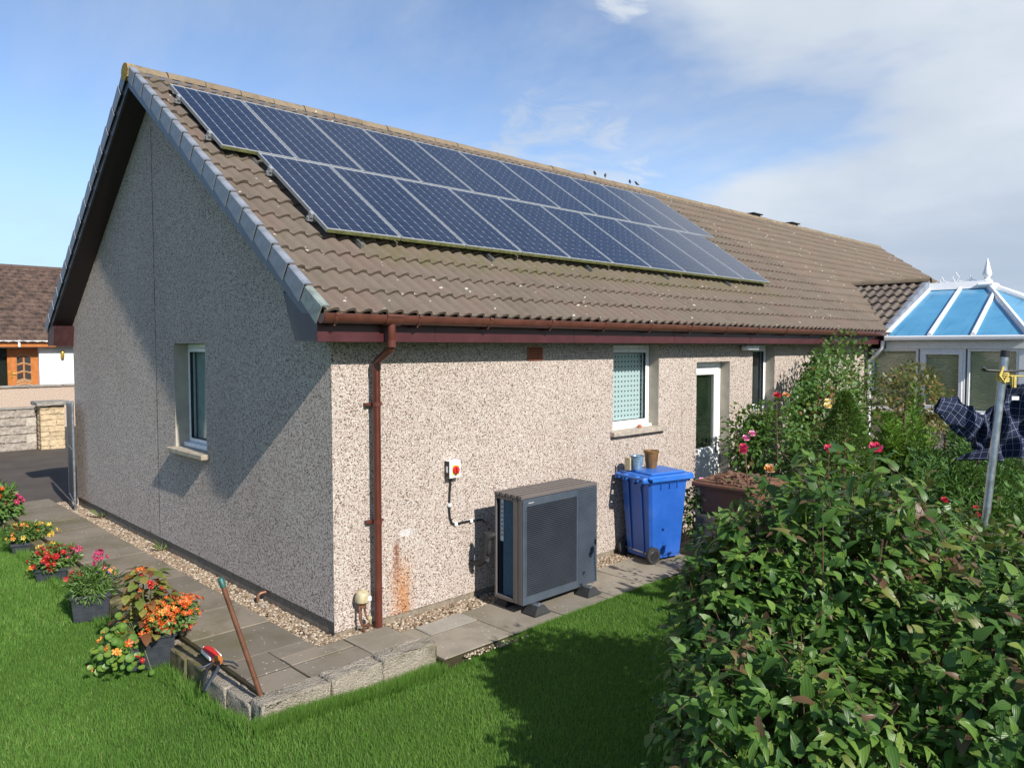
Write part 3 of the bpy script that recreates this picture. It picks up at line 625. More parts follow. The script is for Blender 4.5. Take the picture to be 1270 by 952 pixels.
# roof: boarding, tiles, ridge, verge caps
b = MB(); b.quad(slope(-OV + .02, .0, -.06), slope(XE, .0, -.06), (XE, YR, Zs(YR) - .07), (-OV + .02, YR, Zs(YR) - .07))
yb = WG - Y0
b.quad((-OV, yb, Z0), (XE, yb, Z0), (XE, YR, Zs(YR)), (-OV, YR, Zs(YR))); b.add([(XE, Y0, Z0 - .05), (XE, yb, Z0 - .05), (XE, YR, Zs(YR) - .05)], [(0, 1, 2)])
roof = b.build('roof', M['tile'], house)
def tile_mesh(w=.312, g=.33, over=.03, hh=.037, seed=0):
    pr = [(0, 0), (.028, .002), (.064, hh * .72), (.096, hh), (.122, hh * .92), (.140, .003)]; P = pr + [(x + .156, z) for x, z in pr] + [(.312, 0)]
    P = [(x * w / .312, z) for x, z in P]; n = len(P); r = random.Random(seed); j = lambda: r.uniform(-.0012, .0012)
    V = []; F = []
    for (x, z) in P: V.append((x, g + over, z - .022))
    for (x, z) in P: V.append((x + j(), 0 + j() * 2, z + .010 + j()))
    for (x, z) in P: V.append((x, .004, z - .018))
    for i in range(n - 1): F += [(i, n + i, n + i + 1, i + 1), (n + i, 2 * n + i, 2 * n + i + 1, n + i + 1)]
    return V, F
tmesh = []
for q in range(4):
    V, F = tile_mesh(seed=q); me = bpy.data.meshes.new('roof_tile'); me.from_pydata(V, [], [f[::-1] for f in F]); me.materials.append(M['tile']); me.update(); tmesh.append(me)
tiles = []
for r_ in range(16):
    for c_ in range(74):
        x = -OV + .015 + c_ * .312; s = r_ * .33
        xm = x + .15
        if (1.40 < s + .16 < 2.9 and .55 < xm < 8.8) or (2.95 < s + .16 < 4.5 and .15 < xm < 9.2): hid = 1
        else: hid = 0
        p = Vector(slope(xm, s + .16)); tiles.append(((p - cam_o.location).length + hid * 100, x, s))
tiles.sort(); Vj = []; Fj = []; TV = np.array(tile_mesh()[0]); TF = np.array([f[::-1] for f in tile_mesh()[1]])
for i, (dist, x, s) in enumerate(tiles):
    loc = slope(x + random.uniform(-.003, .003), s + random.uniform(-.004, .004), random.uniform(-.002, .003)); eu = Euler((TH + random.uniform(-.006, .006), random.uniform(-.008, .008), random.uniform(-.006, .006)))
    if i < 300:
        o = link(bpy.data.objects.new('roof_tile', tmesh[i % 4]), roof); o.location = loc; o.rotation_euler = eu
    else:
        Mx = np.array(eu.to_matrix()); Vj.append(TV @ Mx.T + loc); Fj.append(TF + (i - 300) * len(TV))
o = link(bpy.data.objects.new('roof_tile', np_mesh('roof_tile', np.concatenate(Vj), np.concatenate(Fj), M['tile'])), roof); o['kind'] = 'stuff'
# ridge tiles
def ridge_mesh(L=.452, w=.125, h=.10):
    b = MB(); n = 8; pr = [(0, w * math.cos(math.pi * k / n), h * math.sin(math.pi * k / n) - .02) for k in range(n + 1)]; pi = [(0, y * .86, z - .012) for _, y, z in pr]
    b.prism(pr + pi[::-1], (L - .008, 0, 0)); return b.mesh('ridge_tile', M['ridge'], 50)
rm = ridge_mesh(); ZR = Zs(YR)
for q in range(51):
    o = link(bpy.data.objects.new('ridge_tile', rm), roof); o.location = (-OV - .03 + q * .455, YR + random.uniform(-.004, .004), ZR - .035 + random.uniform(-.004, .004)); o.rotation_euler = (0, random.uniform(-.008, .008), random.uniform(-.008, .008))
b = MB(); n = 10; b.prism([(-OV - .038, YR + .118 * math.cos(math.pi * k / n), ZR - .055 + .10 * math.sin(math.pi * k / n)) for k in range(n + 1)] + [(-OV - .038, YR - .09, ZR - .13), (-OV - .038, YR, ZR - .16), (-OV - .038, YR + .09, ZR - .13)], (.10, 0, 0)); b.build('ridge_end_mortar', M['mortar'], roof)
# roof flashing strip below the ridge tiles
MB().quad((-OV + .1, YR - .17, Zs(YR - .17) + .012), (XE, YR - .17, Zs(YR - .17) + .012), (XE, YR - .06, Zs(YR - .06) + .026), (-OV + .1, YR - .06, Zs(YR - .06) + .026)).build('ridge_bedding', M['barge2'], roof)
# interlocking grey verge caps on both gable slopes
def cap_mesh(g=.332, name='verge_cap', mat='cap'):
    b = MB()  # local: y up the slope, z normal, x inwards
    b.prism([(0, 0, -.088), (0, 0, .040), (.014, 0, .052), (.062, 0, .052), (.062, 0, .036), (.010, 0, .036), (.006, 0, -.088)], (0, g - .022, 0))
    b.v = [(x - (.006 if (y < g * .5 and x < .03) else 0), y, z + (.012 if (y < g * .5 and z > 0) else 0) - (.022 if (y < g * .5 and z < 0) else 0)) for x, y, z in b.v]; return b.mesh(name, M[mat])
cmx = cap_mesh(); cmg = cap_mesh(mat='capgreen')
for q in range(16):
    o = link(bpy.data.objects.new('verge_cap', cmg if q < 1 else cmx), roof); o.location = slope(-OV - .022, q * .331 - .005); o.rotation_euler = (TH, random.uniform(-.01, .01), 0)
    if q == 0: o['label'] = 'lowest verge cap, green with algae'
    c = link(bpy.data.objects.new('verge_cap', cmx), roof); c.location = slopeb(-OV - .022, q + 1); c.rotation_euler = (-TB, random.uniform(-.01, .01), 0); c.scale = (1, SB / 16 / .330, 1)
# barge boards, verge soffits, boxed eave ends
def yz(y, off): return Zs(y) + off
b = MB(); yl = -.02
b.prism([(-OV, yl, yz(yl, -.225)), (-OV, YR, yz(YR, -.225)), (-OV, YR, yz(YR, -.03)), (-OV, yl - .2, yz(yl - .2, -.03)), (-OV, yl - .2, yz(yl - .2, -.10))], (.022, 0, 0)); b.build('barge_board', M['barge2'], house)
MB().prism([(-OV - .010, yl - .25, yz(yl - .25, -.06)), (-OV - .010, YR, yz(YR, -.06)), (-OV - .010, YR, yz(YR, .03)), (-OV - .010, yl - .3, yz(yl - .3, .03))], (.03, 0, 0)).build('cap_gap_shade', M['void'], roof)  # black strip added behind the caps to put shade into their gaps
b = MB(); yr_ = WG + .22
b.prism([(-OV, yr_, Zb(yr_) - .20), (-OV, YR, Zs(YR) - .225), (-OV, YR, Zs(YR) - .03), (-OV, yr_, Zb(yr_) - .03)], (.022, 0, 0)); b.build('barge_board', M['barge'], house)
b = MB(); o_ = -.205
b.quad((-OV + .02, -.1, yz(-.1, o_)), (.0, -.1, yz(-.1, o_)), (.0, YR, yz(YR, o_)), (-OV + .02, YR, yz(YR, o_))); b.quad((-OV + .02, WG + .1, Zb(WG + .1) + o_), (.0, WG + .1, Zb(WG + .1) + o_), (.0, YR, yz(YR, o_)), (-OV + .02, YR, yz(YR, o_)))
b.build('verge_soffit', M['soffit'], house)
for s_, mt in ((0, 'barge'), (1, 'fascia')):
    P = [(.10, 2.572), (-OE + .002, 2.572), (-OE + .002, 2.81), (.30, 2.99)]
    if s_: P = [(WG - .02, 2.53), (WG + OE, 2.53), (WG + OE, 2.81), (WG - .10, 2.84)]
    if s_: mt = 'soffitred'
    b = MB(); b.prism([(-OV + .001, y, z) for y, z in P], (OV + .005, 0, 0)); e_ = b.build('eave_box', [M[mt]], house)
b = MB(); b.box(.005, -OE + .004, 2.574, 22, .01, 2.59); b.build('eave_soffit', M['soffit'], house)
b = MB(); b.box(-OV - .005, -OE - .02, 2.562, 11.80, -OE, 2.79, 0, .003); fa = b.build('fascia', M['fascia'], house)
b = MB(); b.box(-OV - .005, WG + OE, 2.53, 22, WG + OE + .02, 2.775, 0, .003); b.build('fascia', M['fascia'], house)
b = MB()
for q in range(6): b.box(.9 + q * 1.9, -OE - .0225, 2.57, .903 + q * 1.9, -OE - .0205, 2.72)
b.build('fascia_joint', M['soffit'], fa)
# gutter, brackets, downpipe
GY, GZ = -.350, 2.786
def gut_prof(x, r=.060): return [(x, GY + r * math.cos(math.pi + math.pi * k / 10), GZ + r * 1.3 * math.sin(math.pi + math.pi * k / 10)) for k in range(11)]
b = MB(); pr = gut_prof(-.295); pi_ = [(x, GY + (y - GY) * .92, z + .004) for x, y, z in pr]; b.prism(pr + pi_[::-1], (11.97, 0, 0)); gt = b.build('gutter', M['gutter'], house, 50)
b = MB(); b.prism(gut_prof(-.30), (.012, 0, 0)); b.build('gutter_stop_end', M['gutter'], gt)
def bracket(x, w=.035, r=.065):
    b = MB(); pr = [(0, r * math.cos(math.pi + math.pi * k / 10), r * 1.3 * math.sin(math.pi + math.pi * k / 10)) for k in range(11)]; pi = [(0, y * .93, z * .93) for _, y, z in pr]; b.prism(pr + pi[::-1], (w, 0, 0)); b.box(0, -r - .006, -.012, w, -r + .004, .010); b.box(w * .3, -r * .2, -r * 1.3 - .012, w * .7, r * 1.2, -r * 1.3 + .004); return b.mesh('gutter_bracket', M['gutter'], 50)
bm1 = bracket(0); bm2 = bracket(0, .16, .067)
for x in [-.20, .62] + [1.45 + .86 * q for q in range(12)]:
    o = link(bpy.data.objects.new('gutter_bracket', bm1), gt); o.location = (x, GY, GZ)
o = link(bpy.data.objects.new('gutter_outlet', bm2), gt); o.location = (.29, GY, GZ)
b = MB(); xo, xp = .37, .395
b.tube([(xo, GY, 2.72), (xo, GY, 2.54), (xo + .002, GY + .02, 2.50), (xp - .003, -.115, 2.405), (xp, -.085, 2.37), (xp, -.085, -.06)], .036, 12)
dp = b.build('downpipe', M['pipe'], house, 50)
for z in (2.55, 2.395): MB().lathe([(.041, -.03), (.041, .03)], ((xo, GY, z) if z > 2.5 else (xp, -.085, 2.35)), 12).build('pipe_collar', M['pipe'], dp, 40)
for z in (2.02, .98): MB().lathe([(.041, -.018), (.041, .018)], (xp, -.085, z), 12).box(xp - .085, -.05, z - .012, xp + .085, -.004, z + .012).build('pipe_clip', M['pipe'], dp, 40)
# small light housing beside the narrow window
fl = thing('wall_light', 'white box floodlight fixed under the eaves left of the narrow window', 'wall light', (6.93, -.0, 2.50))
MB().box(-.17, -.16, -.03, .17, -.05, .035, 0, .012).build('housing', M['whiteplastic'], fl); MB().box(-.15, -.163, -.022, .15, -.158, .026).build('lens', M['grey_light'], fl); MB().box(-.03, -.055, -.02, .03, -.002, .05).build('bracket', M['whiteplastic'], fl)
# two ridge vents, birds on the ridge
for q, x in enumerate((14.6, 16.7)):
    v = thing('ridge_vent', ['flat dark vent on the ridge, nearer the solar panels', 'flat dark vent on the ridge, farther from the solar panels'][q], 'roof vent', (x, YR, ZR + .055), 0, 'vents on the ridge')
    MB().box(-.24, -.14, .0, .24, .14, .03, 0, .01).build('cowl', M['black'], v); MB().box(-.18, -.09, -.06, .18, .09, .0).build('vent_neck', M['black'], v)
def bird(x, rz, label):
    t = thing('bird', label, 'bird', (x, YR, ZR + .062), rz, 'birds on the ridge'); t.scale = (.45, .58, .58); b = MB(); 
    b.tube([(-.13, 0, .03), (-.07, 0, .055), (-.02, 0, .085), (.03, 0, .12), (.06, 0, .15), (.08, 0, .165), (.095, 0, .163)], [.010, .022, .040, .044, .030, .028, .006], 8); b.tube([(.09, 0, .163), (.125, 0, .158)], [.008, .001], 6)
    b.tube([(.0, .012, .06), (.0, .012, 0)], .004, 4); b.tube([(.0, -.012, .06), (.0, -.012, 0)], .004, 4); b.build('body', M['bird'], t, 60)
bird(8.30, 1.2, 'small hunched bird on the ridge, first from the left'); bird(8.62, .6, 'dark upright bird on the ridge, second from the left'); bird(9.43, .9, 'dark bird on the ridge, third from the left'); bird(9.66, 1.9, 'dark bird on the ridge, farthest right of the four')

# ------------------------------------------------------------------ solar panels
PW, PL, PITCH = .846, 1.66, .860
def panel_meshes():
    f = MB(); fw = .014; th = .040
    for (x0, y0, x1, y1) in ((0, 0, PW, fw), (0, PL - fw, PW, PL), (0, fw, fw, PL - fw), (PW - fw, fw, PW, PL - fw)): f.box(x0, y0, -th, x1, y1, 0, 0, .002)
    fr = f.mesh('frame', M['alu']); bs = MB().box(fw, fw, -.012, PW - fw, PL - fw, -.006).mesh('backing', M['backsheet'])
    c = MB(); nx, ny = 6, 12; mx, my = .0185, .022; px = (PW - 2 * mx) / nx; py = (PL - 2 * my) / ny; gx, gy, ch = .0046, .0030, .007
    for i in range(nx):
        for j in range(ny):
            x0 = mx + i * px + gx; x1 = mx + (i + 1) * px - gx; y0 = my + j * py + gy; y1 = my + (j + 1) * py - gy
            c.add([(x0 + ch, y0, -.0035), (x1 - ch, y0, -.0035), (x1, y0 + ch, -.0035), (x1, y1 - ch, -.0035), (x1 - ch, y1, -.0035), (x0 + ch, y1, -.0035), (x0, y1 - ch, -.0035), (x0, y0 + ch, -.0035)], [tuple(range(8))])
    ce = c.mesh('cells', M['cell']); ag = MB().box(.002, -.0015, -.041, PW - .002, .0005, -.010).mesh('algae_film', M['alugreen']); return fr, bs, ce, ag
pfr, pbs, pce, pag = panel_meshes()
ordn = ['leftmost', 'second', 'third', 'fourth', 'fifth', 'sixth', 'seventh', 'eighth', 'ninth', 'tenth', 'rightmost']
for row, (n, x0, s0) in enumerate(((11, -.03, 2.955), (10, .35, 1.27))):
    for q in range(n):
        w = 'leftmost' if q == 0 else ('rightmost' if q == n - 1 else ordn[q])
        lab = f"{w} blue solar panel of the {'upper' if row == 0 else 'lower'} row" + (' on the tiled roof' if w.endswith('most') else ', counted from the left')
        t = thing('solar_panel', lab, 'solar panel', slope(x0 + q * PITCH, s0, .125), 0, 'solar panels on the roof'); t.rotation_euler = (TH, 0, 0)
        for nm, me in (('frame', pfr), ('backing', pbs), ('cells', pce)): link(bpy.data.objects.new(nm, me), t)
        if row == 1 or q == 0: link(bpy.data.objects.new('algae_film', pag), t)
    for z_, ss in enumerate((.30, 1.28)):
        t = thing('mounting_rail', f"{'lower' if z_ == 0 else 'upper'} aluminium rail under the {'upper' if row == 0 else 'lower'} row of solar panels", 'rail', slope(x0 - .05, s0 + ss, .062), 0, 'rails under the solar panels'); t.rotation_euler = (TH, 0, 0)
        L_ = n * PITCH + .08; MB().box(0, -.02, -.018, L_, .02, .018).build('rail', M['alu'], t); [MB().box(x_, -.028, .019, x_ + .033, .028, .070, 0, .004).build('end_clamp', M['alu'], t) for x_ in (.012, L_ - .045)]
        hm = MB().box(0, -.40, -.058, .03, .02, -.019).mesh('roof_hook', M['steel'])
        for j in range(0, n, 2): link(bpy.data.objects.new('roof_hook', hm), t).location = (.4 + j * PITCH, 0, 0)

# ------------------------------------------------------------------ conservatory with tiled link roof
cons = thing('conservatory', 'white conservatory with blue roof, finial and olive blinds at the far end', 'conservatory', (0, 0, 0))
XC, XEv, XR, ZE, ZRg = 11.65, 11.5, 14.0, 2.72, 3.73; YA, YB = -.36, -1.40; XB = 2 * XR - XEv
E_ = [(XEv, YA, ZE), (XEv, -1.12, ZE), (XEv, -1.81, ZE), (XEv, -2.62, ZE), (12.5, -3.6, ZE), (15.4, -3.6, ZE), (XB, -2.62, ZE), (XB, YA, ZE)]
RT = [(XR, YA, ZRg), (XR, -.93, ZRg), (XR, YB, ZRg)]
def lerp(a, b, t): return tuple(a[i] + (b[i] - a[i]) * t for i in range(3))
sheets = [(E_[0], E_[1], RT[1], RT[0]), (E_[1], E_[2], lerp(RT[2], E_[3], .18), RT[2], RT[1]), (E_[2], E_[3], lerp(RT[2], E_[3], .18)), (E_[3], E_[4], RT[2]), (E_[4], E_[5], RT[2]), (E_[5], E_[6], RT[2]), (E_[6], E_[7], RT[0], RT[2])]
for f in sheets:
    b = MB(); n_ = (Vector(f[1]) - Vector(f[0])).cross(Vector(f[2]) - Vector(f[0])).normalized(); n_ = n_ if n_.z > 0 else -n_
    b.prism([tuple(Vector(p) - n_ * .012) for p in f], tuple(n_ * .012)); b.build('roof_sheet', M['bluepoly'], cons)
def rafter(p, q, w=.036, h=.05):
    P, Q = Vector(p), Vector(q); d = (Q - P).normalized(); x = d.cross(Vector((0, 0, 1))).normalized(); n_ = x.cross(d); b = MB()
    b.prism([tuple(P + x * u + n_ * v) for u, v in ((-w, -.02), (w, -.02), (w, h * .5), (w * .45, h), (-w * .45, h), (-w, h * .5))], tuple(Q - P)); return b.build('rafter', M['upvc'], cons)
rafter(E_[0], RT[0]); rafter(E_[1], RT[1]); rafter(E_[2], lerp(RT[2], E_[3], .18)); rafter(E_[3], RT[2], .05, .07); rafter(E_[4], RT[2], .05, .07); rafter(E_[5], RT[2], .05, .07); rafter(E_[6], RT[2], .05, .07)
b = MB(); b.prism([(XR - .16, YA, ZRg - .05), (XR + .16, YA, ZRg - .05), (XR + .09, YA, ZRg + .10), (XR - .09, YA, ZRg + .10)], (0, YB - YA - .05, 0)); b.box(XR - .22, YB - .16, ZRg - .03, XR + .22, YB + .16, ZRg + .05, 0, .03); b.build('ridge', M['upvc'], cons)
b = MB(); b.lathe([(.10, 0), (.10, .05), (.055, .08), (.05, .12), (.075, .15), (.085, .19), (.06, .28), (.03, .40), (.004, .50)], (XR, YB + .02, ZRg + .05), 12); b.build('finial', M['upvc'], cons, 40)
b = MB()
for q in range(3):
    yc = YA - .20 - q * .26; z0 = ZRg + .10; s_ = (.06, .10, .06)[q]
    b.tube([(XR, yc, z0), (XR, yc - s_ * .6, z0 + s_), (XR, yc, z0 + 2 * s_), (XR, yc + s_ * .6, z0 + s_), (XR, yc, z0)], .010, 6); b.tube([(XR, yc - .12, z0 + .01), (XR, yc, z0 + .05), (XR, yc + .12, z0 + .01)], .009, 6)
b.build('cresting', M['upvc'], cons, 50)
# eaves gutter, wall plate, dwarf wall, posts and windows along the side facing the garden
b = MB(); b.box(XEv - .09, -2.68, ZE - .09, XEv + .02, YA, ZE - .004, 0, .02); b.build('gutter', M['upvc'], cons)
b = MB(); b.box(XC - .05, -2.68, ZE - .24, XC + .10, YA + .02, ZE - .092, 0, .01); b.build('wall_plate', M['upvc'], cons)
MB().box(XC + .02, -2.68, -.1, XC + .25, -.02, 1.30).box(XC + .25, -3.9, -.1, XB - .2, -.02, 1.30).build('dwarf_wall', M['pebble'], cons)
MB().box(XC - .06, -2.68, 1.30, XC + .25, -.02, 1.36, 0, .01).build('sill', M['upvc'], cons)
wl = [(-.02, -.70), (-.70, -1.16), (-1.16, -1.88), (-1.88, -2.66)]
for q, (ya, yb_) in enumerate(wl[1:]):
    pass
ys = [-.02, -.76, -1.86, -2.82]
segs = [(-.08, -.90, 0), (-.93, -1.67, 1), (-1.70, -2.47, 0)]
for (ya, yb_, sash) in segs:
    z0, z1 = 1.36, ZE - .242; b = MB(); t = .04
    for (a_, c_, b2, d_) in ((yb_, z0, ya, z0 + t), (yb_, z1 - t, ya, z1), (yb_, z0 + t, yb_ + t, z1 - t), (ya - t, z0 + t, ya, z1 - t)): b.box(XC - .02, a_, c_, XC + .06, b2, d_, 0, .004)
    if sash:
        for (a_, c_, b2, d_) in ((yb_ + t, z0 + t, ya - t, z0 + t + .06), (yb_ + t, z1 - t - .06, ya - t, z1 - t), (yb_ + t, z0 + t + .06, yb_ + t + .06, z1 - t - .06), (ya - t - .06, z0 + t + .06, ya - t, z1 - t - .06)): b.box(XC - .04, a_, c_, XC + .04, b2, d_, 0, .005)
    wn = b.build('window', M['upvc'], cons); MB().box(XC + .01, yb_ + .03, z0 + .03, XC + .016, ya - .03, z1 - .03).build('pane', M['glass'], wn)
    bl = MB(); zz = z0 + .04
    while zz < z1 - .04: bl.add([(XC + .085, yb_ + .03, zz), (XC + .085, ya - .03, zz), (XC + .068, ya - .03, zz + .026), (XC + .068, yb_ + .03, zz + .026), (XC + .074, yb_ + .03, zz + .030), (XC + .074, ya - .03, zz + .030)], [(0, 1, 2, 3), (3, 2, 5, 4)]); zz += .040
    bl.box(XC + .10, yb_ + .01, z0, XC + .104, ya - .01, z1); o = bl.build('blind', M['blind'], wn)
    if sash: MB().box(XC - .06, (ya + yb_) / 2 - .02, z0 + .055, XC - .041, (ya + yb_) / 2 + .02, z0 + .085).build('handle', M['upvc'], wn)
MB().box(XC - .03, -2.66, 1.36, XC + .09, -2.474, ZE - .242).build('corner_post', M['upvc'], cons)
b = MB()
for (p, q) in (((XC + .05, -2.66), (12.55, -3.5)), ((12.55, -3.5), (15.35, -3.5)), ((15.35, -3.5), (XB - .12, -2.6)), ((XB - .12, -2.6), (XB - .12, -.1))):
    b.quad((p[0], p[1], 1.3), (q[0], q[1], 1.3), (q[0], q[1], ZE - .05), (p[0], p[1], ZE - .05)); b.quad((p[0], p[1], -.1), (q[0], q[1], -.1), (q[0], q[1], 1.3), (p[0], p[1], 1.3))
b.build('bay_front', M['upvc'], cons)
b = MB(); b.tube([(XEv - .04, YA + .02, ZE - .09), (XEv - .04, YA + .03, ZE - .22), (XEv - .02, YA + .10, ZE - .30), (XEv - .0, -.20, ZE - .36), (XEv + .02, -.09, ZE - .46), (XEv + .02, -.09, .0)], .035, 10); b.build('downpipe', M['upvc'], cons, 50)
# tiled link roof between house roof and conservatory
link_ = tag(bpy.data.objects.new('link_roof', None)); link(link_, house); link_['label'] = 'small dark tiled link roof by the conservatory'
XL, ZL, XK, ZK = 11.62, 2.77, 13.97, 3.86; TL = math.atan2(ZK - ZL, XK - XL); LL = math.hypot(ZK - ZL, XK - XL)
def lslope(y, s, h=0): return (XL + s * math.cos(TL) - h * math.sin(TL), y, ZL + s * math.sin(TL) + h * math.cos(TL))
def yval(s): x = XL + s * math.cos(TL); z = ZL + s * math.sin(TL); return (z - Z0) / KS + Y0
b = MB(); b.add([lslope(-.34, 0, -.03), lslope(-.34, LL, -.03), lslope(yval(LL) + .1, LL, -.03), lslope(yval(0) + .1, 0, -.03)], [(0, 1, 2, 3)]); b.add([(XK, -.34, ZK - .03), (XB + .1, -.34, ZL), (XB + .1, .2, ZL), (XK, 1.5, ZK - .03)], [(0, 1, 2, 3)]); b.build('underlay', M['void'], link_)
lt = []
for q in range(3):
    V, F = tile_mesh(w=.36, g=.36, over=.03, hh=.042, seed=30 + q); me = bpy.data.meshes.new('link_tile'); me.from_pydata(V, [], [f[::-1] for f in F]); me.materials.append(M['tile2']); me.update(); lt.append(me)
for r_ in range(7):
    s = r_ * .368; y = -.30
    while y + .36 < yval(min(s + .25, LL)) + .30:
        o = link(bpy.data.objects.new('link_tile', random.choice(lt)), link_); Mx = Matrix(((0, math.cos(TL), -math.sin(TL)), (-1, 0, 0), (0, math.sin(TL), math.cos(TL)))).to_4x4()
        o.matrix_world = Matrix.Translation(lslope(y + .36, s, .01)) @ Mx; y += .36
for r_ in range(7):
    b = MB(); b.box(0, -.02, -.10, .352, .016, .045, 0, .01).box(0, .0, .03, .352, .10, .05, 0, .006); o = b.build('verge_cap', M['cap'], link_); o.location = lslope(-.34, r_ * .368, 0); o.rotation_euler = (0, -TL, 0)
for q in range(4):
    o = link(bpy.data.objects.new('ridge_tile', rm), link_); o.location = (XK, -.36 + q * .44, ZK + .03); o.rotation_euler = (0, 0, R(90))
MB().add([lslope(-.32, 0, -.02), lslope(-.32, LL, -.03), (XK, -.32, ZE - .3), (XL, -.32, ZE - .3)], [(0, 1, 2, 3)]).build('link_gable', M['upvc'], link_)
# valley line, a thin black tube
b = MB(); b.tube([lslope(yval(0) + .03, 0, .0), lslope(yval(LL) + .03, LL, .0)], .035, 6); b.build('valley', M['void'], link_)

# ------------------------------------------------------------------ heat pump and its switch
HW, HD, HH, HZ = 1.09, .38, 1.035, .095
hp = thing('heat_pump', 'anthracite air source heat pump with louvred front on rubber feet', 'heat pump', (1.57, -.335, 0))
b = MB(); y1, y0 = 0, -HD     # local: back at y=0, front at y=-HD
b.box(.012, -HD + .03, HZ + .02, HW - .012, -.010, HZ + .04).box(.012, -.03, HZ + .04, HW - .002, -.006, HZ + HH - .03)
b.box(HW - .03, -HD + .02, HZ + .04, HW - .002, -.03, HZ + HH - .03); b.box(.30, -HD + .08, HZ + .04, .32, -.03, HZ + HH - .03)
b.build('casing', M['hp'], hp)
b = MB(); 
for (ya, yb_, m_) in ((-.030, -.0, 0), (-HD + .002, -HD + .055, 0), (-HD + .060, -HD + .125, 0)): b.box(0, ya, HZ, .035, yb_, HZ + HH - .03, 0, .006)
b.box(0, -HD + .125, HZ, .035, -.030, HZ + .035, 0, .004).box(0, -HD + .125, HZ + HH - .065, .035, -.030, HZ + HH - .032, 0, .004); b.build('side_frame', M['hptop'], hp)
b = MB(); b.box(.045, -HD + .12, HZ + .03, .06, -.085, HZ + HH - .05)
for q in range(26): b.box(.038, -HD + .13 + q * .0064, HZ + .035, .046, -HD + .1325 + q * .0064, HZ + HH - .06)
b.build('coil', M['hpblue'], hp)
b = MB(); b.box(.05, -.083, HZ + .55, .056, -.034, HZ + .965); cs = b.build('side_label', M['whiteplastic'], hp)  # white strip: sunlit wall seen through the gap, put in as colour, plus lettering
b = MB()
for q in range(8):
    zc = HZ + .60 + q * .042; b.box(.0485, -.07, zc, .0495, -.048, zc + .024)
    b.box(.0475, -.064, zc + .007, .0484, -.054, zc + .017, 1)
b.build('label_print', [M['hp'], M['whiteplastic']], cs)
for q in range(5):   # lid boards with dark joints
    d_ = (HD + .02) / 5; MB().box(-.006, -HD - .012 + q * d_ + .012, HZ + HH - .030, HW + .006, -HD - .012 + (q + 1) * d_ - .012, HZ + HH, 0, .002).build('lid_board', M['hptop'], hp)
MB().box(.004, -HD + .004, HZ + HH - .034, HW - .004, -.004, HZ + HH - .003).build('lid_core', M['void'], hp)
b = MB(); gx0, gx1 = .055, .765; gz0, gz1 = HZ + .075, HZ + HH - .105
for (x0, z0, x1, z1) in ((0, HZ, gx0, HZ + HH - .034), (gx0, HZ, gx1, gz0), (gx0, gz1, gx1, HZ + HH - .034), (gx1, HZ, gx1 + .028, HZ + HH - .034)): b.box(x0 + .001, -HD - .012, z0, x1, -HD + .003, z1, 0, .002)
b.build('front_panel', M['hpfront'], hp)
b = MB(); n = 46; dz = (gz1 - gz0) / n
for q in range(n):
    z = gz0 + q * dz; b.prism([(gx0 - .03, -HD + .006, z + dz * .52), (gx0 - .03, -HD - .014, z + dz * .46), (gx0 - .03, -HD - .014, z + dz * .10), (gx0 - .03, -HD + .006, z + dz * .30)], (gx1 - gx0 + .03, 0, 0))
b.build('louvre', M['hp'], hp)
MB().box(gx0, -HD + .012, gz0, gx1, -HD + .02, gz1).build('grille_back', M['void'], hp)
b = MB(); z = HZ
b.box(gx1 + .032, -HD + .0, HZ, HW, -HD + .01, HZ + HH - .034)
n = 62; dz = (HH - .034) / n
for q in range(n): b.prism([(gx1 + .032, -HD + .002, HZ + dz * (q + .98)), (gx1 + .032, -HD - .010, HZ + dz * (q + .72)), (gx1 + .032, -HD - .010, HZ + dz * (q + .30)), (gx1 + .032, -HD + .002, HZ + dz * (q + .04))], (HW - gx1 - .034, 0, 0))
b.build('ribbed_panel', M['hpfront'], hp)
b = MB()
for q in range(8): b.box(.075 + q * .009, -HD - .0135, gz1 + .030, .081 + q * .009, -HD - .0122, gz1 + .038)
b.build('maker_badge', M['grey_light'], hp)
def foot(x, y, rz=0):
    b = MB(); P = lambda w, d, z: [(-w, -d, z), (w, -d, z), (w, d, z), (-w, d, z)]
    V = P(.105, .085, 0) + P(.105, .085, .012) + P(.045, .06, .082); F = [(0, 1, 5, 4), (1, 2, 6, 5), (2, 3, 7, 6), (3, 0, 4, 7), (4, 5, 9, 8), (5, 6, 10, 9), (6, 7, 11, 10), (7, 4, 8, 11), (8, 9, 10, 11)]
    b.add(V, F); f = b.build('rubber_foot', M['rubber'], hp); f.location = (x, y, .0)
    b = MB().lathe([(.014, .082), (.014, .090), (.010, .0905), (.010, .106)], (-.0, -.035, 0), 6).box(-.035, -.05, .0815, .035, .05, .0865); b.build('bolt', M['steel'], f)
for (x, y) in ((.16, -HD - .035), (.92, -HD - .035), (.16, -.02), (.92, -.02)): foot(x, y)
b = MB(); b.tube([(.02, .0, .70), (-.02, .02, .70), (-.035, .06, .66), (-.035, .09, .52), (-.03, .10, .46)], [.03, .034, .036, .034, .028], 8); b.box(-.05, .03, .50, .0, .12, .72, 0, .015); b.tube([(-.02, .08, .45), (-.02, .20, .38), (-.02, .32, .37)], .028, 8); b.build('pipe_cover', M['rubber'], hp, 50)
sw = thing('isolator_switch', 'white isolator switch with red and yellow rotary knob on the long wall', 'switch', (1.292, 0, 1.345))
MB().box(-.068, -.085, -.085, .068, -.003, .085, 0, .006).build('box', M['whiteplastic'], sw); MB().box(-.0705, -.075, -.08, -.0682, -.006, .08).build('dark_side', M['black'], sw)  # left face of the white box coloured black by a thin plate
MB().box(-.072, -.055, -.03, -.0703, -.03, .03).build('side_label', M['whiteplastic'], sw)
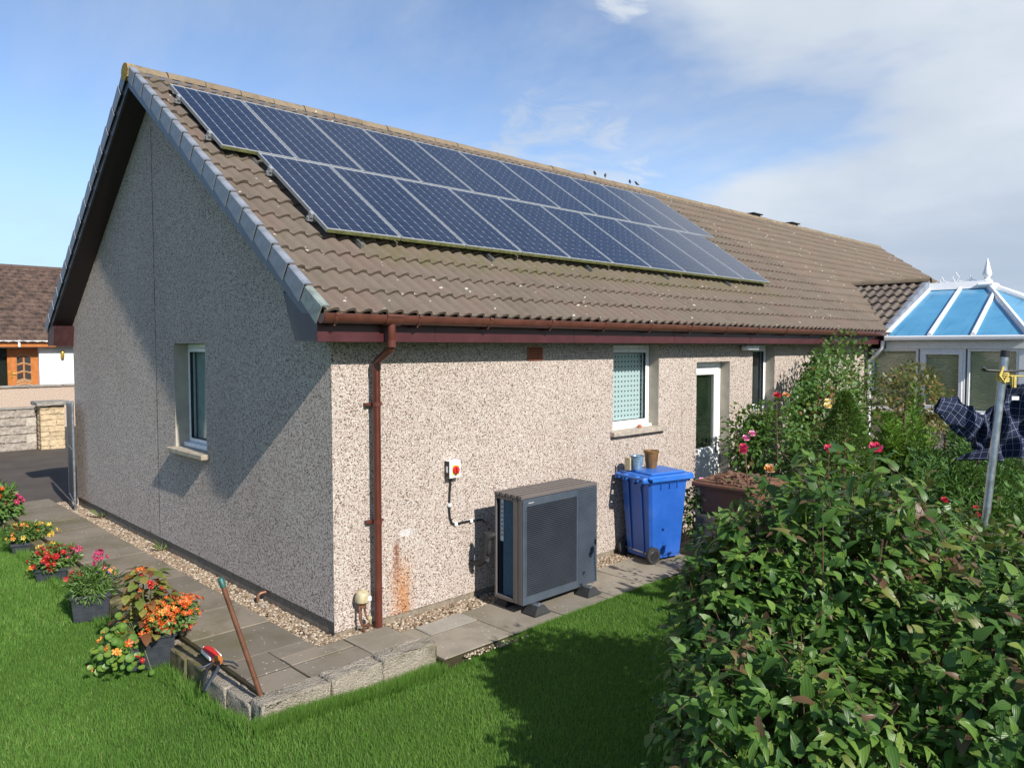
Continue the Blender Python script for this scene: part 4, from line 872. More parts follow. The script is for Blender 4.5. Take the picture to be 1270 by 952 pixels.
MB().box(-.040, -.0885, -.055, .040, -.0848, .040, 0, .001).build('yellow_plate', M['yellow'], sw); kn = MB().lathe([(.040, 0), (.040, .012), (.034, .022)], (0, -.0885, -.005), 16, 0, 'y').box(-.012, -.132, -.038, .012, -.108, .03, 0, .004).build('knob', M['red'], sw, 40)
cb = thing('power_cable', 'black cable clipped down the wall from the switch to the heat pump', 'cable', (1.29, 0, 1.26))
b = MB(); b.tube([(0, -.02, 0), (-.012, -.014, -.15), (-.018, -.014, -.30), (-.010, -.014, -.40), (.015, -.014, -.455), (.05, -.014, -.47), (.12, -.014, -.468), (.27, -.014, -.47), (.40, -.03, -.478), (.28 + .0, -.30, -.52)][:9] + [(.36, -.16, -.50), (.30, -.24, -.52)], .0105, 8); b.build('cable', M['black'], cb, 60)
for (x, z) in ((-.018, -.27), (.06, -.47), (.26, -.47)): MB().box(x - .017, -.030, z - .017, x + .017, -.002, z + .017, 0, .004).build('clip', M['whiteplastic'], cb)
# small dome valve on copper pipes at the corner
vt = thing('outlet_valve', 'cream dome valve on old copper pipes beside the downpipe', 'valve', (.235, -.075, 0))
MB().lathe([(.060, .30), (.064, .32), (.064, .345), (.056, .375), (.036, .398), (.0, .406)], n=14, caps=False).build('dome', M['cream'], vt, 40); MB().box(.018, -.067, .315, .05, -.055, .352).build('label_plate', M['whiteplastic'], vt)
MB().lathe([(.035, .25), (.035, .275), (.058, .30)], n=12).build('collar', M['copper'], vt, 40)
b = MB(); b.tube([(-.03, 0, .28), (-.032, -.01, .16), (-.02, -.02, .10), (.0, -.02, .08), (.0, -.02, -.05)], .011, 8); b.tube([(.02, 0, .28), (.025, -.01, .18), (.04, -.02, .14), (.075, -.025, .11)], .010, 8); b.tube([(.0, -.02, .10), (.04, -.03, .085), (.085, -.02, .075), (.10, .05, .07)], .010, 8); b.build('pipe', M['copper'], vt, 60)
MB().lathe([(.02, -.015), (.022, 0), (.02, .015)], (.05, -.03, .15), 8, 0, 'y').box(.046, -.055, .10, .054, -.035, .15).build('tap', M['cream'], vt, 40)

op = thing('overflow_pipe', 'short copper overflow pipe bent out of the gable wall plinth', 'pipe', (0, 1.28, .0))
MB().tube([(.03, 0, .12), (-.05, 0, .12), (-.075, 0, .105), (-.08, 0, .05)], .016, 8).build('pipe', M['copper'], op, 60)
o = rough_block(-.11, 1.14, .0, -.04, 1.22, .045, .004, 2, 5).build('stone', M['sillgrey'], None, 60); tag(o, 'pale stone on the gravel beside the copper overflow pipe', 'stone')
for wx_, wy_, lab in ((-.05, 3.92, 'thin green weed growing from the gravel under the gable window'), (-.02, 6.4, 'small weed in the gravel near the far end of the gable wall')):
    wd = thing('weed', lab, 'weed', (wx_, wy_, .01)); b = MB(); rr_ = random.Random(int(wy_ * 10))
    for q in range(14):
        a = rr_.uniform(0, 6.28); l_ = rr_.uniform(.08, .20); b.add([(-.004, 0, 0), (.004, 0, 0), (l_ * .5 * math.cos(a), l_ * .5 * math.sin(a), l_ * .7), (l_ * .9 * math.cos(a), l_ * .9 * math.sin(a), l_ * .75)], [(0, 1, 2), (0, 2, 3)])
    b.build('blade', M['stem'], wd)['kind'] = 'stuff'
# ------------------------------------------------------------------ blue wheelie bin, pots, tub
bn = thing('wheelie_bin', 'blue wheelie bin with closed lid standing against the long wall', 'wheelie bin', (4.14, -.385, 0), R(-13))
# local: x = depth (wheels and hinge at -x), y = width
def taper(b, w0, d0, z0, w1, d1, z1, c=.03, xo=0):
    def ring(w, d, z): return [(xo - w + c, -d, z), (xo + w - c, -d, z), (xo + w, -d + c, z), (xo + w, d - c, z), (xo + w - c, d, z), (xo - w + c, d, z), (xo - w, d - c, z), (xo - w, -d + c, z)]
    V = ring(w0, d0, z0) + ring(w1, d1, z1); F = [(i, (i + 1) % 8, 8 + (i + 1) % 8, 8 + i) for i in range(8)] + [tuple(range(7, -1, -1)), tuple(range(8, 16))]; b.add(V, F)
b = MB(); taper(b, .235, .225, .045, .300, .268, .965); b.box(-.305, -.285, .93, .325, .285, .972, 0, .012); bd = b.build('body', M['blue'], bn)
b = MB()
for y in (-.11, .11): b.prism([(-.239, y - .012, .10), (-.239, y + .012, .10), (-.309, y + .012, .93), (-.309, y - .012, .93)], (-.012, 0, 0))
for x in (-.13, .0, .12): b.box(x - .006, -.279, .87, x + .006, -.262, .932)
for y in (-.13, 0, .13): b.box(-.325, y - .02, .905, -.30, y + .02, .96, 0, .006)
b.build('rib', M['blue'], bd)
b = MB(); b.box(-.33, -.305, .985, .36, .305, 1.03, 0, .018); b.box(-.25, -.24, 1.025, .28, .24, 1.055, 0, .02); b.box(.30, -.28, .955, .368, .28, .99, 0, .01); b.box(-.30, -.315, .962, .35, -.292, 1.0, 0, .006).box(-.30, .292, .962, .35, .315, 1.0, 0, .006)
b.build('lid', M['bluelid'], bn)
b = MB(); b.tube([(-.385, -.25, 1.0), (-.385, .25, 1.0)], .017, 10)
for y in (-.24, -.10, .10, .24): b.box(-.395, y - .022, .95, -.30, y + .022, 1.018, 0, .008)
b.build('handle', M['bluelid'], bn, 50)
for y in (-.255, .255):
    w = MB().lathe([(.03, -.025), (.092, -.025), (.10, -.015), (.10, .015), (.092, .025), (.03, .025)], (-.235, y, .10), 20, 0, 'y').build('wheel', M['rubber'], bn, 40)
    MB().lathe([(.0, -.030), (.055, -.030), (.062, -.024), (.062, .024), (.055, .030), (.0, .030)], (-.235, y, .10), 14, 0, 'y', False).build('hub', M['black'], w, 40)
MB().tube([(-.235, -.25, .10), (-.235, .25, .10)], .012, 8).build('axle', M['steel'], bn)
p1 = thing('flower_pot', 'bronze glazed pot standing on the blue bin lid', 'pot', (4.20, -.30, 1.055))
b = MB().lathe([(.060, 0), (.066, .02), (.088, .19), (.094, .19), (.094, .215), (.084, .215), (.08, .19), (.05, .02)], n=20); b.build('pot', M['bronze'], p1, 40); MB().lathe([(.0, .175), (.078, .176)], n=14, caps=False).build('soil', M['soil'], p1)
p2 = thing('flower_pot', 'grey blue pot on the blue bin lid, left of the bronze pot', 'pot', (3.965, -.26, 1.055))
MB().lathe([(.058, 0), (.064, .015), (.080, .165), (.086, .17), (.080, .175), (.072, .165), (.052, .02)], n=18).build('pot', M['bluepot'], p2, 40); MB().box(-.11, .02, 0, -.085, .10, .15, 0, .003).build('tall_label', M['cream'], p2)
MB().lathe([(.0, .15), (.072, .151)], n=14, caps=False).build('soil', M['soil'], p2)
o = MB().lathe([(.0, 0), (.05, .0), (.062, .03), (.04, .06), (.0, .07)], n=10, caps=False).build('stone', M['sillgrey'], None, 60); o.location = (4.40, -.22, 1.055); tag(o, 'rounded tan stone lying on the blue bin lid', 'stone')
o = MB().lathe([(.0, 0), (.03, .0), (.034, .02), (.02, .04), (.0, .045)], n=8, caps=False).build('shell', M['terracotta'], None, 60); o.location = (4.42, .04, 1.50); tag(o, 'small brown shell on the sill of the dotted window', 'shell')
# brown tub on a concrete block
cbk = rough_block(4.42, -1.50, -.1, 5.15, -.78, .55, .004, 4, 77).build('concrete_block', M['oldconc'], None, 60); tag(cbk, 'grey concrete plinth block under the brown tub', 'block')
tb = thing('garden_tub', 'brown tapered garden tub heaped with bark beside the back door', 'tub', (4.80, -1.15, .55))
b = MB(); taper(b, .32, .31, 0, .37, .34, .33, .02); b.build('body', M['brownbin'], tb)
b = MB(); b.box(-.43, -.40, .33, .43, .40, .385, 0, .015); b.box(-.40, -.37, .30, .40, .37, .335, 0, .01); b.build('rim', M['brownbin'], tb)
MB().box(-.39, -.36, .36, .39, .36, .40).build('bark_bed', M['plank'], tb)
b = MB(); r_ = random.Random(5)
for q in range(130):
    x, y = r_.uniform(-.36, .36), r_.uniform(-.34, .34); z = .385 + .055 * (1 - (x / .45) ** 2) * (1 - (y / .42) ** 2) * r_.uniform(.4, 1.2); b.box(-r_.uniform(.03, .09), -r_.uniform(.008, .025), -.006, r_.uniform(.03, .09), r_.uniform(.008, .025), .006, 0, 0, Matrix.Translation((x, y, z)) @ Euler((r_.uniform(-.25, .25), r_.uniform(-.25, .25), r_.uniform(0, 6.3))).to_matrix().to_4x4())
o = b.build('bark_chips', M['plank'], tb); o['kind'] = 'stuff'

# ------------------------------------------------------------------ wooden pole, red hand tool, gate
pl = thing('wooden_pole', 'reddish wooden pole with green cap leaning from the path corner', 'pole', (-1.03, -.74, .10))
tip = Vector((-.19, .19, .83)); MB().tube([(0, 0, 0), tuple(tip * .95)], .0175, 12).build('shaft', M['wood'], pl, 60); MB().tube([tuple(tip * .92), tuple(tip * .99), tuple(tip * 1.0)], [.021, .022, .014], 10).tube([tuple(tip * .96), tuple(tip * .96 + Vector((.03, .01, -.01)))], .007, 6).build('cap', M['greencap'], pl, 50)
tl = thing('hand_tool', 'red and black hand tool with grey jaws lying on the path edge', 'tool', (-1.05, -.04, .11), R(-94))
tl.scale = (1.25, 1.1, 1.1)
b = MB(); b.tube([(-.17, 0, .045), (-.12, 0, .045), (-.02, 0, .040), (.02, 0, .040)], [.030, .040, .038, .030], 12); b.build('barrel', M['red'], tl, 50)
for s_ in (-1, 1): MB().box(-.16, s_ * .036 - .006, .035, .0, s_ * .036 + .006, .060, 0, .003).build('white_stripe', M['whiteplastic'], tl)
MB().box(-.15, -.022, .004, .01, .022, .018, 0, .004).build('grip', M['black'], tl); MB().tube([(-.17, 0, .045), (-.22, 0, .045)], .008, 8).build('nozzle', M['whiteplastic'], tl); MB().lathe([(.034, .0), (.036, .012), (.034, .02)], (.02, 0, .040), 12, 0, 'x').build('collar', M['orangewood'], tl, 40)
for s_ in (-1, 1):
    b = MB(); b.tube([(.04, s_ * .012, .035), (.12, s_ * .035, .02), (.21, s_ * .02, -.02), (.26, s_ * .008, -.06)], [.010, .012, .009, .006], 8); b.v = [(.03 + (x - .03) * .74 + y * .67, y * .74 - (x - .03) * .67, z) for x, y, z in b.v]; b.build('jaw', M['black'] if s_ < 0 else M['hp'], tl, 50)
b = MB(); b.tube([(.03, .03, .03), (.08, .09, .02), (.13, .10, .01)], .007, 6).tube([(.03, -.03, .035), (.05, -.10, .03), (.02, -.13, .02)], .006, 6); b.build('lever', M['hp'], tl, 60)
gt_ = thing('side_gate', 'grey steel gate standing open at the far corner of the gable wall', 'gate', (-.16, 7.20, .04), R(-10))
MB().tube([(0, 0, -.1), (0, 0, 1.66)], .019, 10).build('stile', M['steel'], gt_, 50); MB().tube([(0, .95, .08), (0, .95, 1.60)], .020, 8).build('stile', M['steel'], gt_, 50)
MB().tube([(0, .0, 1.62), (0, .95, 1.58)], .016, 8).tube([(0, 0, .10), (0, .95, .10)], .018, 8).tube([(0, 0, .9), (0, .95, .9)], .014, 8).build('rail', M['steel'], gt_, 50)
for q in range(8): MB().tube([(0, .1 + q * .105, .10), (0, .1 + q * .105, 1.62)], .008, 6).build('bar', M['steel'], gt_)
MB().box(-.008, .02, .12, .006, .93, 1.55).build('mesh_panel', M['hp'], gt_)

# ------------------------------------------------------------------ across the drive: walls, pillar, neighbour's house
bw = thing('block_wall', 'low grey concrete block wall across the drive', 'garden wall', (0, 16.3, -.07))
MB().box(-9, .03, 0, 1.30, .19, 1.02).build('mortar_core', M['blockmortar'], bw)
bmx = []
for q in range(3): bmx.append(rough_block(-.215, 0, -.10, .215, .20, .10, .006, 3, 60 + q).mesh('block', M['block'], 50))
for r_ in range(5):
    for q in range(16):
        x = 1.08 - (r_ % 2) * .215 - q * .445
        if r_ == 0 and q > 11: continue
        o = link(bpy.data.objects.new('block', bmx[(r_ * 5 + q * 3) % 3]), bw); o.location = (x, 0, .10 + r_ * .208); o.scale = (1, 1, .96)
for q in range(6): MB().box(1.30 - (q + 1) * .9, -.04, 1.03, 1.30 - q * .9 - .01, .24, 1.075, 0, .01).build('coping', M['coping'], bw)
pr_ = thing('gate_pillar', 'yellow sandstone gate pillar with grey cap stone', 'pillar', (1.60, 16.25, -.07))
MB().box(-.25, -.20, 0, .25, .25, 1.12).build('core', M['blockmortar'], pr_); r_ = random.Random(3); z = 0
while z < 1.10:
    h = r_.choice((.09, .115, .15)); h = min(h, 1.12 - z); x = -.27; sp = [-.27, r_.uniform(-.10, .14), .27] if r_.random() < .75 else [-.27, -.27 + .18, .10, .27]
    for a_, b__ in zip(sp[:-1], sp[1:]): rough_block(a_ + .004, -.235 + r_.uniform(0, .02), z + .004, b__ - .004, -.05, z + h - .004, .005, 2, int(z * 1000 + a_ * 77)).build('stone', M['stone'], pr_, 50)
    rough_block(-.275, -.05, z + .004, -.20, .25, z + h - .004, .005, 2, int(z * 900)).build('stone', M['stone'], pr_, 50); z += h
rough_block(-.36, -.32, 1.12, .36, .32, 1.21, .006, 3, 9).build('cap_stone', M['coping'], pr_, 50)
rw = thing('roughcast_wall', 'long pinkish roughcast garden wall with grey coping in front of the white house', 'garden wall', (0, 22, -.1))
MB().box(-14, 0, 0, 16, .22, 1.33).build('wall', M['roughcast'], rw)
for q in range(33): MB().box(-14 + q * .91, -.05, 1.33, -14 + (q + 1) * .91 - .012, .27, 1.40, 0, .012).build('coping', M['coping'], rw)
nb = thing('neighbour_house', 'white bungalow with brown tiled roof and orange wooden door across the road', 'house', (0, 27, 0))
b = MB(); wall_faces(b, lambda u, z, d: (u, d, z), -9, 12, -.1, 2.5, [(2.45, 3.74, .2, 2.46)], .3); b.quad((12, 0, -.1), (12, 8, -.1), (12, 8, 2.5), (12, 0, 2.5)).quad((-9, 0, -.1), (-9, 8, -.1), (-9, 8, 2.5), (-9, 0, 2.5)); b.build('wall', [M['whitewall'], M['whitewall']], nb)
MB().box(2.45, .28, .2, 2.76, .32, 2.46).build('side_light', M['glassdark'], nb); MB().box(2.40, .36, .2, 3.8, .38, 2.5).build('hall', M['dark'], nb)
b = MB().box(2.76, .20, .2, 3.74, .28, 2.46, 0, .01); nd = b.build('door', M['orangewood'], nb)
for q in range(3):
    for s_ in (-1, 1):
        z = 1.28 + q * .30; xc = 3.28 + s_ * .125; MB().prism([(xc - .095, .192, z), (xc + .095, .192, z + (.0 if s_ > 0 else .06) - (.0 if s_ < 0 else .0)), (xc + .095, .192, z + .22 + (.06 if s_ < 0 else -.0)), (xc - .095, .192, z + .22 + (.06 if s_ > 0 else 0))], (0, .006, 0)).build('door_glass', M['dark'], nd)
b = MB()
for z in (1.20, 1.10): b.tube([(3.02, .19, z - .03), (3.28, .19, z + .05), (3.54, .19, z - .03)], .016, 6)
for z in (1.25, 1.55, 1.85, 2.15): b.tube([(3.05, .19, z), (3.28, .19, z + .06), (3.51, .19, z)], .012, 6)
b.build('moulding', M['cream'], nd); MB().tube([(2.90, .18, 1.52), (2.90, .14, 1.52), (3.04, .14, 1.52)], .014, 6).box(2.87, .17, 1.36, 2.93, .198, 1.60).build('handle', M['brass'], nd)
MB().box(-9.4, -.36, 2.50, 4.22, -.33, 2.68).box(-9.4, -.33, 2.50, 4.22, 0, 2.52).build('fascia', M['orangewood'], nb); MB().box(-9.4, -.44, 2.66, 4.22, -.365, 2.73, 0, .01).build('gutter', M['whiteplastic'], nb); MB().box(3.00, -.45, 2.50, 3.06, -.36, 2.74).build('gutter_bracket', M['whiteplastic'], nb)
MB().box(4.22, -.36, 2.50, 12.4, -.33, 2.68).build('fascia', M['soffit'], nb)
b = MB(); T2_ = math.atan(.70); c2, s2 = math.cos(T2_), math.sin(T2_); r_ = random.Random(8)
b.quad((-9.4, -.42, 2.66), (12.4, -.42, 2.66), (12.4, 4, 2.66 + .7 * 4.42), (-9.4, 4, 2.66 + .7 * 4.42)); b.quad((-9.4, 8.42, 2.66), (12.4, 8.42, 2.66), (12.4, 4, 2.66 + .7 * 4.42), (-9.4, 4, 2.66 + .7 * 4.42)); rf = b.build('roof', M['fartile'], nb)
b = MB(); tw, tg = .30, .27
for i in range(20):
    for j in range(44):
        x0 = -6.6 + j * tw + (tw / 2 if i % 2 else 0); s = i * tg; h = .045 + r_.uniform(-.004, .006)
        P = lambda x, s, h: (x, -.45 + s * c2 - h * s2, 2.66 + s * s2 + h * c2)
        xm = x0 + tw * .5; b.add([P(x0, s, h * .5), P(xm, s, h), P(x0 + tw - .01, s, h * .5), P(x0, s + tg + .02, .004), P(xm, s + tg + .02, .022), P(x0 + tw - .01, s + tg + .02, .004), P(x0, s, 0), P(xm, s, .0), P(x0 + tw - .01, s, 0)], [(0, 1, 4, 3), (1, 2, 5, 4), (6, 7, 1, 0), (7, 8, 2, 1)])
o = b.build('roof_tile', M['fartile'], rf); o['kind'] = 'stuff'
for q in range(30): MB().lathe([(.11, 0), (.11, .42)], n=8, axis='x').build('ridge_tile', M['farridge'], rf).location = (-6.6 + q * .43, 4, 2.66 + .7 * 4.42 + .0)
lm = thing('wall_lamp', 'brass wall lamp on the white house wall', 'wall lamp', (4.50, 26.93, 2.05)); MB().lathe([(.05, 0), (.07, .06), (.07, .24), (.05, .30), (.02, .32)], n=10).build('lantern', M['brass'], lm, 40); MB().box(-.03, .0, .08, .03, .07, .20).build('bracket', M['brass'], lm); MB().lathe([(.02, -.03), (.045, 0)], n=8).build('base', M['black'], lm)

# ------------------------------------------------------------------ washing pole and laundry
UX, UY = (.717, -.697), (.697, .717)      # along the line, away from the house's left corner
wp = thing('washing_pole', 'leaning galvanised washing pole with black cap and hooked crossbar', 'washing pole', (2.52, -4.23, 0), R(-44.2))
ptop = Vector((.12, 0, 2.47)); b = MB(); b.tube([(-.10, 0, -.1), tuple(ptop)], .0255, 14); b.build('pole', M['steel'], wp, 60)
def pat(z): return Vector((-.10, 0, -.1)) + (ptop - Vector((-.10, 0, -.1))) * ((z + .1) / 2.57)
MB().tube([tuple(pat(2.455)), tuple(pat(2.50))], .0275, 14).build('cap', M['black'], wp, 50)
b = MB(); q = pat(2.36); b.tube([(q.x - .15, -.02, q.z + .02), (q.x - .13, -.033, q.z + .005), (q.x, -.033, q.z), (q.x + .12, -.033, q.z + .005), (q.x + .16, -.02, q.z + .0)], .008, 8); b.tube([(q.x - .155, -.02, q.z + .022), (q.x - .135, -.03, q.z + .012)], .015, 8).tube([(q.x + .14, -.03, q.z + .0), (q.x + .165, -.02, q.z + .0)], .015, 8); b.build('crossbar', M['black'], wp, 60)
MB().lathe([(.029, -.012), (.029, .012)], (q.x, 0, q.z), 12).build('clamp', M['steel'], wp, 40)
cl = thing('clothes_line', 'yellow clothes line knotted round the washing pole', 'clothes line', (2.52, -4.23, 0), R(-44.2))
b = MB(); q = pat(2.33); b.tube([(q.x + .03, -.035, q.z), (q.x + .6, .0, q.z - .02), (q.x + 2.2, .1, q.z - .05), (q.x + 5, .3, q.z + .02)], .005, 6); 
for k_ in range(5): z = q.z - .03 + k_ * .014; b.tube([(q.x + .036 * math.cos(a_), .036 * math.sin(a_), z + .01 * math.sin(a_)) for a_ in np.linspace(0, 6.28, 11)], .006, 6)
b.tube([(q.x - .02, -.035, q.z + .06), (q.x - .05, -.05, q.z + .0), (q.x - .02, -.05, q.z - .05), (q.x + .01, -.04, q.z)], .010, 6); b.build('rope', M['rope'], cl, 60)
def sheet(P, nu, nv, name, parent, thick=.006, uvs=1.0):
    V = np.array([[P(u, v) for u in np.linspace(0, 1, nu + 1)] for v in np.linspace(0, 1, nv + 1)]); 
    X = V.reshape(-1, 3); i, j = np.meshgrid(np.arange(nu), np.arange(nv)); a = (j * (nu + 1) + i).ravel(); F = np.stack([a, a + 1, a + nu + 2, a + nu + 1], 1)
    U = np.zeros((nv + 1, nu + 1, 2)); du = np.linalg.norm(np.diff(V, axis=1), axis=2).mean(0); dv = np.linalg.norm(np.diff(V, axis=0), axis=2).mean(1)
    U[:, 1:, 0] = np.cumsum(du); U[1:, :, 1] = np.cumsum(dv)[:, None]
    o = link(bpy.data.objects.new(name, np_mesh(name, X, F, M['cloth'], None, U.reshape(-1, 2), True)), parent); md = o.modifiers.new('thickness', 'SOLIDIFY'); md.thickness = thick; md.offset = 0; return o
def poly_at(pts, u):
    x = u * (len(pts) - 1); i = min(int(x), len(pts) - 2); t = x - i; t = t * t * (3 - 2 * t) * .5 + t * .5; return np.array(pts[i]) * (1 - t) + np.array(pts[i + 1]) * t
sh = thing('shirt', 'navy checked shirt blowing on the line behind the washing pole', 'shirt', (2.71, -4.24, 0), R(-44.2))
top_ = [(-.16, .08, 2.03), (-.08, .06, 2.04), (.0, .08, 2.06), (.07, .04, 2.15), (.12, .05, 2.25), (.26, .08, 2.27), (.42, .05, 2.275), (.62, .08, 2.28)]
bot_ = [(-.10, .05, 1.90), (-.06, .10, 1.80), (.0, .06, 1.76), (.08, .10, 1.73), (.15, .06, 1.72), (.24, .04, 1.74), (.36, .10, 1.76), (.52, .05, 1.74)]
def body(u, v):
    p = poly_at(top_, u) * (1 - v) + poly_at(bot_, u) * v; sw = math.sin(math.pi * min(1, v * 1.1)) * .5 + .5 * v
    fold = .055 * math.sin(24 * u - 7 * v) + .03 * math.sin(43 * u + 6 * v + 1) + .018 * math.sin(11 * v + 9 * u)
    return p + np.array([-.05 * sw * math.sin(3 * u) + .010 * math.sin(30 * u + 9 * v), fold * (.35 + .65 * sw) + .05 * sw, .012 * math.sin(19 * u + 8 * v) * sw])
sheet(body, 110, 50, 'body', sh)
def sleeve(u, v):
    c = poly_at([(-.385, .03, 2.12), (-.30, .04, 2.10), (-.20, .05, 2.02), (-.09, .07, 1.95)], v); r = .042 + .062 * v; a = u * 2 * math.pi; w = 1 + .20 * math.sin(2 * a + 5 * v) + .12 * math.sin(4 * a - 13 * v) + .06 * math.sin(22 * v + 3 * a)
    return c + np.array([.55 * math.cos(a) * r * w, .38 * math.sin(a) * r * w, .95 * math.cos(a) * r * w])
sheet(sleeve, 44, 50, 'sleeve', sh)
def tail(u, v): p = poly_at([(-.18, .0, 1.78), (-.10, .03, 1.80), (-.02, .0, 1.82)], u) * (1 - v) + poly_at([(-.27, .0, 1.735), (-.12, .05, 1.725), (-.02, .02, 1.73)], u) * v; return p
sheet(tail, 12, 6, 'tail', sh)
for px_ in (.16, .34, .52):
    pg_ = thing('clothes_peg', 'wooden clothes peg holding the checked shirt on the line, ' + {.16: 'nearest the pole', .34: 'in the middle', .52: 'farthest from the pole'}[px_], 'peg', (2.71 + .717 * px_, -4.24 - .697 * px_, 2.285), R(-44.2), 'pegs on the clothes line'); MB().box(-.008, .035, -.045, .008, .048, .04).box(-.008, .062, -.045, .008, .075, .04).build('peg', M['rope'], pg_)
MB().box(.115, -.002, 2.155, .165, .0, 2.18).build('care_label', M['whiteplastic'], sh)

# ------------------------------------------------------------------ planters and bedding plants
def trough(loc, rz, w, d, h, label):
    t = thing('planter', label, 'planter', loc, rz, 'planters along the path'); b = MB(); k_ = .88
    O = [(-w / 2 * k_, -d / 2 * k_, 0), (w / 2 * k_, -d / 2 * k_, 0), (w / 2 * k_, d / 2 * k_, 0), (-w / 2 * k_, d / 2 * k_, 0)]; Tp = [(-w / 2, -d / 2, h), (w / 2, -d / 2, h), (w / 2, d / 2, h), (-w / 2, d / 2, h)]
    b.add(O + Tp, [(0, 1, 5, 4), (1, 2, 6, 5), (2, 3, 7, 6), (3, 0, 4, 7), (3, 2, 1, 0)])
    b.build('trough', M['trough'], t); b = MB(); r_ = .012
    for (x0, y0, x1, y1) in ((-w / 2 - r_, -d / 2 - r_, w / 2 + r_, -d / 2 + r_), (-w / 2 - r_, d / 2 - r_, w / 2 + r_, d / 2 + r_), (-w / 2 - r_, -d / 2 + r_, -w / 2 + r_, d / 2 - r_), (w / 2 - r_, -d / 2 + r_, w / 2 + r_, d / 2 - r_)): b.box(x0, y0, h - .03, x1, y1, h + .003, 0, .004)
    b.build('rim', M['trough'], t)
    b = MB()
    for z in (.30, .62): 
        s_ = k_ + (1 - k_) * z; b.box(-w / 2 * s_ - .003, -d / 2 * s_ - .004, h * z, w / 2 * s_ + .003, -d / 2 * s_ + .003, h * z + .007)
    b.build('moulded_line', M['trough'], t)
    MB().box(-w / 2 + .01, -d / 2 + .01, h - .06, w / 2 - .01, d / 2 - .01, h - .03).build('compost', M['soil'], t); return t
def flower_mesh(name, petals, r, mat, cmat, cup=.35, lay=1):
    b = MB()
    for l_ in range(lay):
        rr = r * (1 - .28 * l_); cu = cup + .45 * l_
        for q in range(petals):
            a = 2 * math.pi * (q + .5 * l_) / petals; w = 4.6 / petals
            P = lambda rad, ang, z: (rad * math.cos(a + ang), rad * math.sin(a + ang), z)
            b.add([P(.10 * rr, 0, .0), P(.65 * rr, -w * .5, cu * rr * .45), P(1.0 * rr, -w * .30, cu * rr), P(1.0 * rr, w * .30, cu * rr), P(.65 * rr, w * .5, cu * rr * .45)], [(0, 1, 2, 3, 4)])
    b.lathe([(r * .16, .0), (r * .2, r * .16), (r * .05, r * .24)], n=6, m=1); return b.mesh(name, [mat, cmat])
FL = {k_: flower_mesh('flower', 5, 1, M[k_], M['yellowp'], .3) for k_ in ('orange', 'amber', 'redp', 'pink', 'yellowp', 'violet')}
FLD = {k_: flower_mesh('flower', 6, 1, M[k_], M['amber'], .35, 3) for k_ in ('orange', 'redp', 'pink', 'amber')}
def put_flowers(t, me, n, c, rad, size, seed, updir=(-.3, -.6, .7)):
    r_ = random.Random(seed)
    for q in range(n):
        d = Vector((r_.gauss(0, 1), r_.gauss(0, 1), r_.gauss(0, 1))).normalized(); d = (d + Vector(updir) * .8).normalized(); p = Vector(c) + Vector((d.x * rad[0], d.y * rad[1], d.z * rad[2])) * r_.uniform(.85, 1.08)
        o = link(bpy.data.objects.new('flower', me), t); o.location = p; o.rotation_euler = (d + Vector((r_.gauss(0, .3), r_.gauss(0, .3), .2))).to_track_quat('Z', 'Y').to_euler(); s_ = size * r_.uniform(.75, 1.2); o.scale = (s_, s_, s_)
trough((-1.215, .86, -.10), R(-20), .37, .28, .275, 'dark planter nearest the camera, with the orange flowers')
trough((-1.25, 2.37, -.10), R(-20), .33, .24, .25, 'dark planter holding the leafy green plant with a magenta spike')
trough((-1.19, 3.98, -.10), R(-28), .34, .24, .15, 'low dark planter with the red flowers')
trough((-1.12, 5.56, -.10), R(-20), .34, .24, .13, 'low dark planter with the yellow flowers')
trough((-1.06, 7.22, -.10), R(-10), .34, .24, .18, 'dark planter farthest along the path, with the tall orange flower')
# orange bedding plant
t = shrub('bedding_plant', 'bushy plant covered in small orange flowers spilling over the nearest planter', (-1.06, .82, .19), (.21, .19, .13), 1300, .045, M['herb'], 'plant', 5, .2, .1, .2, 6, .55, .10)
put_flowers(t, FL['orange'], 95, (0, 0, .10), (.24, .21, .16), .022, 1); put_flowers(t, FL['amber'], 8, (-.05, 0, .12), (.22, .2, .16), .026, 2)
put_flowers(t, FLD['orange'], 60, (.02, 0, .10), (.25, .21, .16), .023, 3); put_flowers(t, FLD['redp'], 14, (.02, 0, .08), (.24, .2, .15), .022, 4)
# coleus with patterned leaves
t = thing('coleus', 'coleus with yellow and red patterned leaves in the nearest planter', 'plant', (-1.24, .90, .14)); LV, LF, LU = leaf_shape(.72, 5, .12, .35)
b = MB(); cl_m = []
for q in range(5):
    me = np_mesh('leaf', LV, LF, M['coleus'], np.full(len(LV), (.1, .35, .45, .7, .95)[q]), LU, True); cl_m.append(me)
r_ = random.Random(4)
for q in range(190):
    a = r_.uniform(0, 6.28); h = r_.uniform(.03, .56); rr = r_.uniform(.03, .25) * (1.1 - h * .9); p = Vector((rr * math.cos(a), rr * math.sin(a), h)); d = Vector((math.cos(a + r_.gauss(0, .4)), math.sin(a + r_.gauss(0, .4)), r_.uniform(-.35, .25)))
    A = frames(np.array([d]), np.array([[r_.gauss(0, .25), r_.gauss(0, .25), 1]]))[0]; o = link(bpy.data.objects.new('leaf', cl_m[r_.randrange(5)]), t); s_ = r_.uniform(.06, .115); o.matrix_world = Matrix.Translation(p) @ Matrix(A.tolist()).to_4x4() @ Matrix.Scale(s_, 4)
for q in range(9): a = q * .7; b.tube([(0, 0, -.08), (.05 * math.cos(a), .05 * math.sin(a), .2), (.10 * math.cos(a), .10 * math.sin(a), .42)], .006, 5)
b.build('stem', M['stem'], t)
put_flowers(t, FL['orange'], 12, (0, 0, .46), (.14, .12, .12), .026, 8); put_flowers(t, FLD['redp'], 8, (.02, -.05, .42), (.14, .12, .12), .024, 9)
